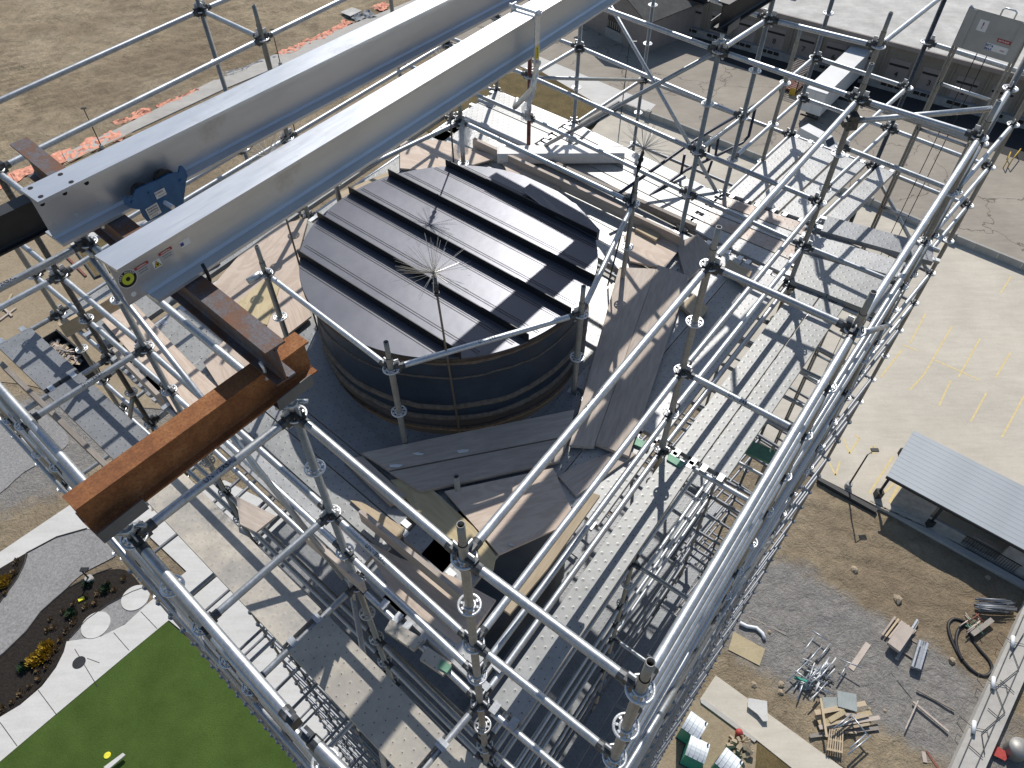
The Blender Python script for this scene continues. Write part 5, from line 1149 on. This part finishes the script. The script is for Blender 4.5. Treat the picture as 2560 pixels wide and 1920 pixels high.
for i in range(85):
    u = random.gauss(-.7, 1.2); v = random.gauss(0, .45)
    if abs(u) > LD / 2 - .5 or abs(v) > WD / 2 - .3: continue
    L = random.uniform(.35, 1.3); Mr = Matrix.Rotation(random.uniform(0, 3.1), 4, 'Z') @ Matrix.Rotation(random.uniform(-.5, .5), 4, 'Y'); b = MB(); b.box((0, 0, 0), (L, random.uniform(.08, .4), random.choice((.02, .04))))
    z = .45 + .75 * math.exp(-((u + .7) ** 2) / 3) * random.uniform(.6, 1.1)
    b.obj('broken_board', random.choice(('timber', 'timber_fresh', 'plywood', 'timber_fresh', 'timber_grey')), None, Mw=fr @ Matrix.Translation((u, v, z)) @ Mr, label='broken board heaped in the black skip', cat='board', group='broken boards in the skip')
# sand and grass bed with kerb near the left posts
sheet('planting_bed', [(192, 622), (262, 575), (330, 600), (330, 650), (240, 690)], .05, 'dry_grass', kind='stuff', label='square of dry grass inside a dark kerb', cat='grass')
P = [at(*p, .12) for p in ((186, 622), (238, 694), (330, 655))]; b = MB(); b.path(P, .12, 4); b.obj('kerb', 'edging', None, kind='structure')
sheet('pavement', [(175, 610), (260, 560), (330, 575), (330, 598), (262, 572), (190, 622)], .06, 'walk_concrete', .06)
for k, (a, c_) in enumerate((((0, 760), (30, 790)), ((30, 735), (8, 775)), ((165, 640), (215, 690)), ((0, 800), (40, 770)))):
    A, B = at(*a, .12), at(*c_, .12); d = B - A; b = MB(); b.box((A + B) / 2, (d.length, .2, .1), Matrix.Rotation(math.atan2(d.y, d.x), 3, 'Z')); b.obj('form_board', ('timber', 'timber_fresh', 'red_oxide', 'timber')[k], None, label=('plank on the pale dirt at the far left corner pile', 'crossing plank of the far left corner pile', 'red strips beside the kerbed grass square', 'lowest plank of the far left corner pile')[k], cat='board')
# ------------------------------------------------------------------ concrete wall at the lower right with braced lamp rail
LW = c9([(2290, 430), (1700, 1740), (1925, 1740), (2290, 910)]); sheet('low_wall', LW, .7, 'kerb_concrete', .7, kind=None, label='broad low concrete wall with wire braces at the lot edge', cat='wall')
for k, p in enumerate(c9([(2135, 835), (2010, 1100), (1885, 1385)])):
    c = at(*p, .8); t = thing('wall_lamp', c - V((0, 0, .1)), 'white tubular lamp with wire bracket on the low wall', 'lamp', 'lamps along the low wall'); d = V((.45, .89, 0)); b = MB(); b.tube(c - d * .38 + V((0, 0, .1)), c + d * .38 + V((0, 0, .1)), .13, 12); b.obj('housing', 'white_plastic', t, True)
    b = MB(); s = V((.89, -.45, 0)); b.path([c - d * .6 - s * .5, c - d * .2 - s * .9, c + d * .3 - s * .8, c, c + d * .2 + s * .8, c - d * .3 + s * .9], .02, 5); b.obj('bracket', 'lamp_black', t, True)
wr = [((2212, 660), (1790, 1646)), ((2240, 860), (1900, 1646)), ((2140, 900), (2180, 1010)), ((2180, 1010), (2030, 1130)), ((2030, 1130), (2090, 1290)), ((2090, 1290), (1940, 1420)), ((1940, 1420), (1960, 1560)), ((2212, 780), (2120, 930)), ((2060, 1080), (2150, 1160)), ((1980, 1260), (2060, 1330)), ((1860, 1500), (1950, 1580))]
for i, (a, c_) in enumerate(wr):
    A, B = [at(*p, .8) for p in c9([a, c_])]; b = MB(); b.tube(A, B, .025, 5); b.obj('brace_wire', 'dark_steel', None, label='thin brace wire laid along the top of the low wall', cat='wire', group='brace wires on the low wall')
# ------------------------------------------------------------------ stored materials on the lot
def log_(name, a, c_, z, w_, h, mat, label, cat, group=None):
    A, B = at(*a, z), at(*c_, z); d = B - A; fr = frame(A - V((0, 0, h)), d); b = MB(); b.box((d.length / 2, 0, h / 2), (d.length, w_, h)); return b.obj(name, mat, None, Mw=fr, label=label, cat=cat, group=group)
def lc(a, c_, z, w_, h, mat, label, cat='plank', group=None, name='timber_plank'): A, B = c9([a, c_]); return log_(name, A, B, z, w_, h, mat, label, cat, group)
sheet('plywood_sheet', c9([(345, 768), (548, 882), (512, 988), (312, 885)]), .12, 'plywood_yellow', .03, kind=None, label='big yellow plywood sheet lying on the gravel', cat='plywood')
lc((1212, 845), (1100, 1010), .1, .36, .06, 'timber', 'single wide plank lying alone on the gravel')
lc((1525, 1140), (1768, 1272), .25, .1, .1, 'timber_grey', 'dark batten casting a long shadow on the lot'); lc((1500, 1218), (1728, 1410), .3, .12, .1, 'timber', 'long batten crossed by a short stick'); lc((1532, 1212), (1450, 1395), .4, .07, .05, 'timber', 'thin stick crossing the long batten'); lc((1340, 1015), (1490, 1200), .05, .06, .05, 'dark_steel', 'thin dark bar on the gravel between the stacks', 'bar', None, 'steel_bar'); lc((1015, 530), (1182, 660), .05, .05, .05, 'dark_steel', 'thin dark bar on the upper gravel', 'bar', None, 'steel_bar'); lc((460, 678), (682, 788), .08, .1, .08, 'timber_grey', 'grey batten beside the white sheeting'); lc((1585, 1535), (1660, 1646), .1, .14, .1, 'red_oxide', 'rust brown bar pair at the lot edge', 'bar', None, 'steel_bar'); lc((1565, 1540), (1578, 1610), .08, .25, .05, 'timber', 'short board near the lot edge')
random.seed(31)
for i in range(7): lc((1385 - i * 8 + i * 30, 672 + i * 14), (1300 + i * 22, 790 + i * 9), .3 + .03 * (i % 2), .12, .08, random.choice(('timber', 'timber_fresh', 'timber_grey')), 'narrow board in the stack of sunlit boards', 'plank', 'boards of the sunlit stack')
lc((1470, 730), (1375, 868), .75, .85, .28, 'timber', 'thick pale slab on top of the sunlit stack'); lc((1530, 700), (1395, 945), .35, .18, .16, 'galvanised_dull', 'grey steel channel beside the sunlit stack', 'beam', None, 'steel_channel'); lc((1528, 690), (1440, 830), .45, .12, .1, 'galvanised', 'short bright channel on the sunlit stack', 'beam', None, 'steel_channel'); lc((1480, 815), (1600, 885), .14, .12, .12, 'timber_grey', 'bearer under the deck plank pile, upper'); lc((1425, 890), (1510, 945), .14, .12, .12, 'timber_grey', 'bearer under the deck plank pile, lower')
for i in range(4): lc((1550 + i * 13, 825 + i * 4), (1500 + i * 13, 995 + i * 4), .55, .22, .3, 'galvanised', 'steel deck plank in the small pile on bearers', 'plank', 'steel planks in the small pile', 'steel_plank')
# heap of guard frames
for i in range(44):
    cx, cy = random.gauss(880, 70), random.gauss(1010, 75); a = random.choice((.95, .85, -.5, 1.1, .7, .9)) + random.uniform(-.15, .15); L = random.uniform(110, 190) if i % 3 else random.uniform(50, 90)
    A, B = c9([(cx - math.cos(a) * L / 2, cy + math.sin(a) * L / 2), (cx + math.cos(a) * L / 2, cy - math.sin(a) * L / 2)]); z = random.uniform(.15, .75); b = MB(); b.tube(at(*A, z), at(*B, z + random.uniform(-.1, .25)), .045, 6); b.obj('scaffold_tube', 'galvanised' if i % 3 else 'trailer_white', None, True, label='loose bright tube in the tangled heap on the lot', cat='tube', group='tubes of the tangled heap')
lc((738, 1058), (850, 1100), .5, .14, .14, 'toilet_green', 'green bar on the tangled tube heap', 'bar', None, 'steel_bar')
sheet('clear_panel', c9([(765, 1100), (830, 1095), (850, 1140), (770, 1148)]), .15, 'corrugated', .02, kind=None, label='small clear panel beside the tube heap', cat='panel')
# corrugated sheets
for k, Q in enumerate(([(915, 1190), (1020, 1190), (1010, 1260), (920, 1260)], [(1012, 1148), (1135, 1172), (1140, 1285), (1015, 1250)])):
    P = [at(*p, .5 + .15 * k) for p in c9(Q)]; b = MB(); n = 28; vs = []
    for i in range(n + 1):
        t = i / n; z = V((0, 0, .03 * (i % 2))); vs += [P[0].lerp(P[1], t) + z, P[3].lerp(P[2], t) + z]
    b.add(vs, [(2 * i, 2 * i + 1, 2 * i + 3, 2 * i + 2) for i in range(n)]); b.obj('corrugated_sheet', 'corrugated', None, label=('corrugated sheet under another on the board heap', 'corrugated sheet lying uppermost on the board heap')[k], cat='sheet')
BH = [((868, 1290), (1195, 1228), .6, .3, 'timber_fresh'), ((870, 1320), (1190, 1295), .3, .26, 'timber_fresh'), ((890, 1355), (1230, 1290), .4, .3, 'plywood_yellow'), ((895, 1385), (1285, 1320), .5, .25, 'timber'), ((930, 1372), (1210, 1305), .62, .16, 'timber_fresh'), ((1000, 1400), (1220, 1362), .45, .16, 'timber_fresh'), ((835, 1440), (1280, 1388), .25, .22, 'timber_grey'), ((905, 1195), (945, 1446), .75, .14, 'timber_fresh'), ((960, 1340), (1060, 1280), .7, .3, 'plywood_yellow'), ((1060, 1412), (1135, 1418), .3, .14, 'timber_fresh'), ((1040, 1300), (1215, 1310), .55, .2, 'timber')]
for i, (a, c_, z, w_, m_) in enumerate(BH): lc(a, c_, z, w_, .06, m_, 'board of the scattered heap under the corrugated sheets', 'plank', 'boards of the scattered heap')
# pallet
pq = [at(*p, .45) for p in c9([(962, 1384), (1052, 1402), (1046, 1552), (944, 1530)])]; pl = thing('pallet', (pq[0] + pq[2]) / 2 - V((0, 0, .4)), 'wooden pallet lying at the foot of the scattered heap', 'pallet')
for i in range(7):
    t0, t1 = i / 6.6 + .0, i / 6.6 + .09; P = [pq[0].lerp(pq[1], t0), pq[0].lerp(pq[1], t1), pq[3].lerp(pq[2], t1), pq[3].lerp(pq[2], t0)]; b = MB(); b.prism(P[::-1], .025); b.obj('slat', 'timber_fresh', pl)
for t in (.06, .5, .94): P = [pq[0].lerp(pq[3], t - .04), pq[1].lerp(pq[2], t - .04), pq[1].lerp(pq[2], t + .04), pq[0].lerp(pq[3], t + .04)]; b = MB(); b.prism([p - V((0, 0, .027)) for p in P][::-1], .09); b.obj('bearer', 'timber_fresh', pl)
# ladder frames on the heap
for k, (a, c_) in enumerate((((985, 1395), (1105, 1298)), ((1110, 1315), (1215, 1445)), ((1092, 1520), (1195, 1430)), ((1078, 1560), (1225, 1440)), ((1020, 1385), (1120, 1318)))):
    A, B = c9([a, c_]); b = MB(); b.tube(at(*A, .85), at(*B, .8), .05, 8); b.obj('frame_tube', 'galvanised', None, True, label='straight frame tube lying over the board heap', cat='tube', group='frame tubes on the board heap')
# hose loops
hp_ = [(1830, 705), (1760, 688), (1725, 730), (1745, 820), (1800, 930), (1880, 1020), (1955, 1055), (2005, 1020), (1990, 960), (1930, 890), (1885, 830), (1860, 760), (1830, 720), (1790, 760), (1775, 830), (1790, 900), (1815, 950)]
P = [at(*p, .12 + .05 * (i > 10)) for i, p in enumerate(c9(hp_))]; sm = []
for i in range(len(P) - 1):
    p0, p1, p2, p3 = P[max(0, i - 1)], P[i], P[i + 1], P[min(len(P) - 1, i + 2)]
    for k in range(6):
        t = k / 6; sm.append(.5 * (2 * p1 + (p2 - p0) * t + (2 * p0 - 5 * p1 + 4 * p2 - p3) * t * t + (3 * p1 - p0 - 3 * p2 + p3) * t ** 3))
sm.append(P[-1]); b = MB(); b.path(sm, .11, 8); b.obj('hose', 'black_rubber', None, True, label='thick black hose in two loops on the dirt', cat='hose')
for i in range(26):
    y = random.uniform(560, 645); A, B = c9([(1890 + random.uniform(0, 40), y - 8), (2060 + random.uniform(0, 110), y + random.uniform(-20, 25) * .6 + 5)]); z = random.uniform(.2, .75); b = MB(); b.tube(at(*A, z), at(*B, z), .045, 6); b.obj('scaffold_tube', 'galvanised_lower', None, True, label='grey tube in the bundle at the shed shadow', cat='tube', group='tubes of the shed bundle')
for i in range(16):
    cx, cy = random.uniform(1830, 1940), random.uniform(670, 770); a = random.choice((.6, .75, -.7, -.9)) + random.uniform(-.1, .1); L = random.uniform(60, 110); A, B = c9([(cx - math.cos(a) * L / 2, cy + math.sin(a) * L / 2), (cx + math.cos(a) * L / 2, cy - math.sin(a) * L / 2)]); z = random.uniform(.2, .6); b = MB(); b.tube(at(*A, z), at(*B, z), .04, 6); b.obj('scaffold_tube', random.choice(('green_paint', 'red_oxide', 'timber')), None, True, label='painted tube in the small heap beside the hose', cat='tube', group='painted tubes beside the hose')
lc((2010, 690), (1880, 785), .5, .32, .14, 'timber_grey', 'old beam lying by the painted tube heap')
# white sheeting, cut board, stones
P = [at(*p, .2) for p in c9([(385, 712), (430, 735), (490, 745), (530, 780), (545, 815)])]; b = MB(); b.path(P, .13, 6); b.obj('white_sheeting', 'white_plastic', None, True, label='strip of white sheeting lying beside the grey batten', cat='sheeting')
sheet('cut_board', c9([(440, 1195), (560, 1215), (565, 1345), (535, 1345), (500, 1300), (435, 1250)]), .35, 'walk_concrete', .08, kind=None, label='white cut board lying over the pavement edge', cat='board')
for k, (x, y, r, m_) in enumerate(((1125, 372, .28, 'stone'), (652, 1108, .22, 'stone'), (648, 1160, .2, 'stone'), (1748, 955, .25, 'stone'), (475, 1108, .2, 'stone'), (1980, 420, .2, 'stone'), (1400, 560, .35, 'stone'), (575, 770, .14, 'stone'), (1315, 1278, .12, 'stone'), (1218, 1268, .14, 'stone'))):
    c = at(*c9([(x, y)])[0], r * .5); b = MB(); b.lathe([(.001, .6 * r), (.6 * r, .5 * r), (r, 0), (.8 * r, -.5 * r)], 7, c); 
    for v in b.v: v.x += random.uniform(-.25, .25) * r; v.y += random.uniform(-.25, .25) * r
    b.obj('stone', m_, None, label='loose rounded stone on the lot', cat='stone', group='stones on the lot')
# rubble bag and red bag by the kerb
c = at(*c9([(390, 1500)])[0], .3); b = MB(); random.seed(2)
for i in range(40): a = random.uniform(0, 6.28); u = random.random() ** .5 * .7; r = random.uniform(.08, .2); p = c + V((math.cos(a) * u, math.sin(a) * u, random.uniform(-.2, .3 * (1 - u)))); b.box(p, (r * 2, r * 1.5, r), Matrix.Rotation(a, 3, 'Z') @ Matrix.Rotation(u, 3, 'X'))
b.obj('rubble_heap', 'stone', None, kind='stuff', label='round heap of grey rubble beside the toilets', cat='rubble')
c = at(*c9([(380, 1418)])[0], .3); b = MB(); b.lathe([(.01, .2), (.15, .18), (.24, .05), (.2, -.2), (.01, -.22)], 9, c); b.obj('red_bag', 'red_bag', None, True, label='red bag on the kerb behind the rubble', cat='bag')
# tufts, clods and scattered chips on the field so that the soil has relief
cl = MB(); random.seed(77)
for i in range(900):
    u, v = random.choice(((random.uniform(-50, 1000), random.uniform(-30, 420)), (random.uniform(1850, 2560), random.uniform(1290, 1920)), (random.uniform(-50, 420), random.uniform(620, 1000))))
    p = at(u, v, 0); r = random.uniform(.02, .06); a = random.uniform(0, 3.1)
    cl.box(p + V((0, 0, r * .2)), (r * random.uniform(1, 2.6), r * random.uniform(.8, 1.6), r), Matrix.Rotation(a, 3, 'Z') @ Matrix.Rotation(random.uniform(-.4, .4), 3, 'X'))
cl.obj('soil_clods', 'dirt', None, center=False, kind='stuff', label='scattered soil clods and chips on the bare ground', cat='soil')
# red cloth sheet and green drum at the far lower right corner
sheet('red_sheet', c9([(2030, 1500), (2130, 1560), (2090, 1600), (2010, 1560)]), .3, 'red_bag', .05, kind=None, label='red cloth on a board beyond the low wall', cat='cloth')
c = at(*c9([(2165, 1530)])[0], .5); b = MB(); b.lathe([(.01, .5), (.62, .5), (.62, .35), (.58, 0), (.62, -.35), (.6, -.5)], 20, c); b.obj('cable_drum', 'galvanised_dull', None, True, label='grey ribbed drum beyond the low wall', cat='drum')
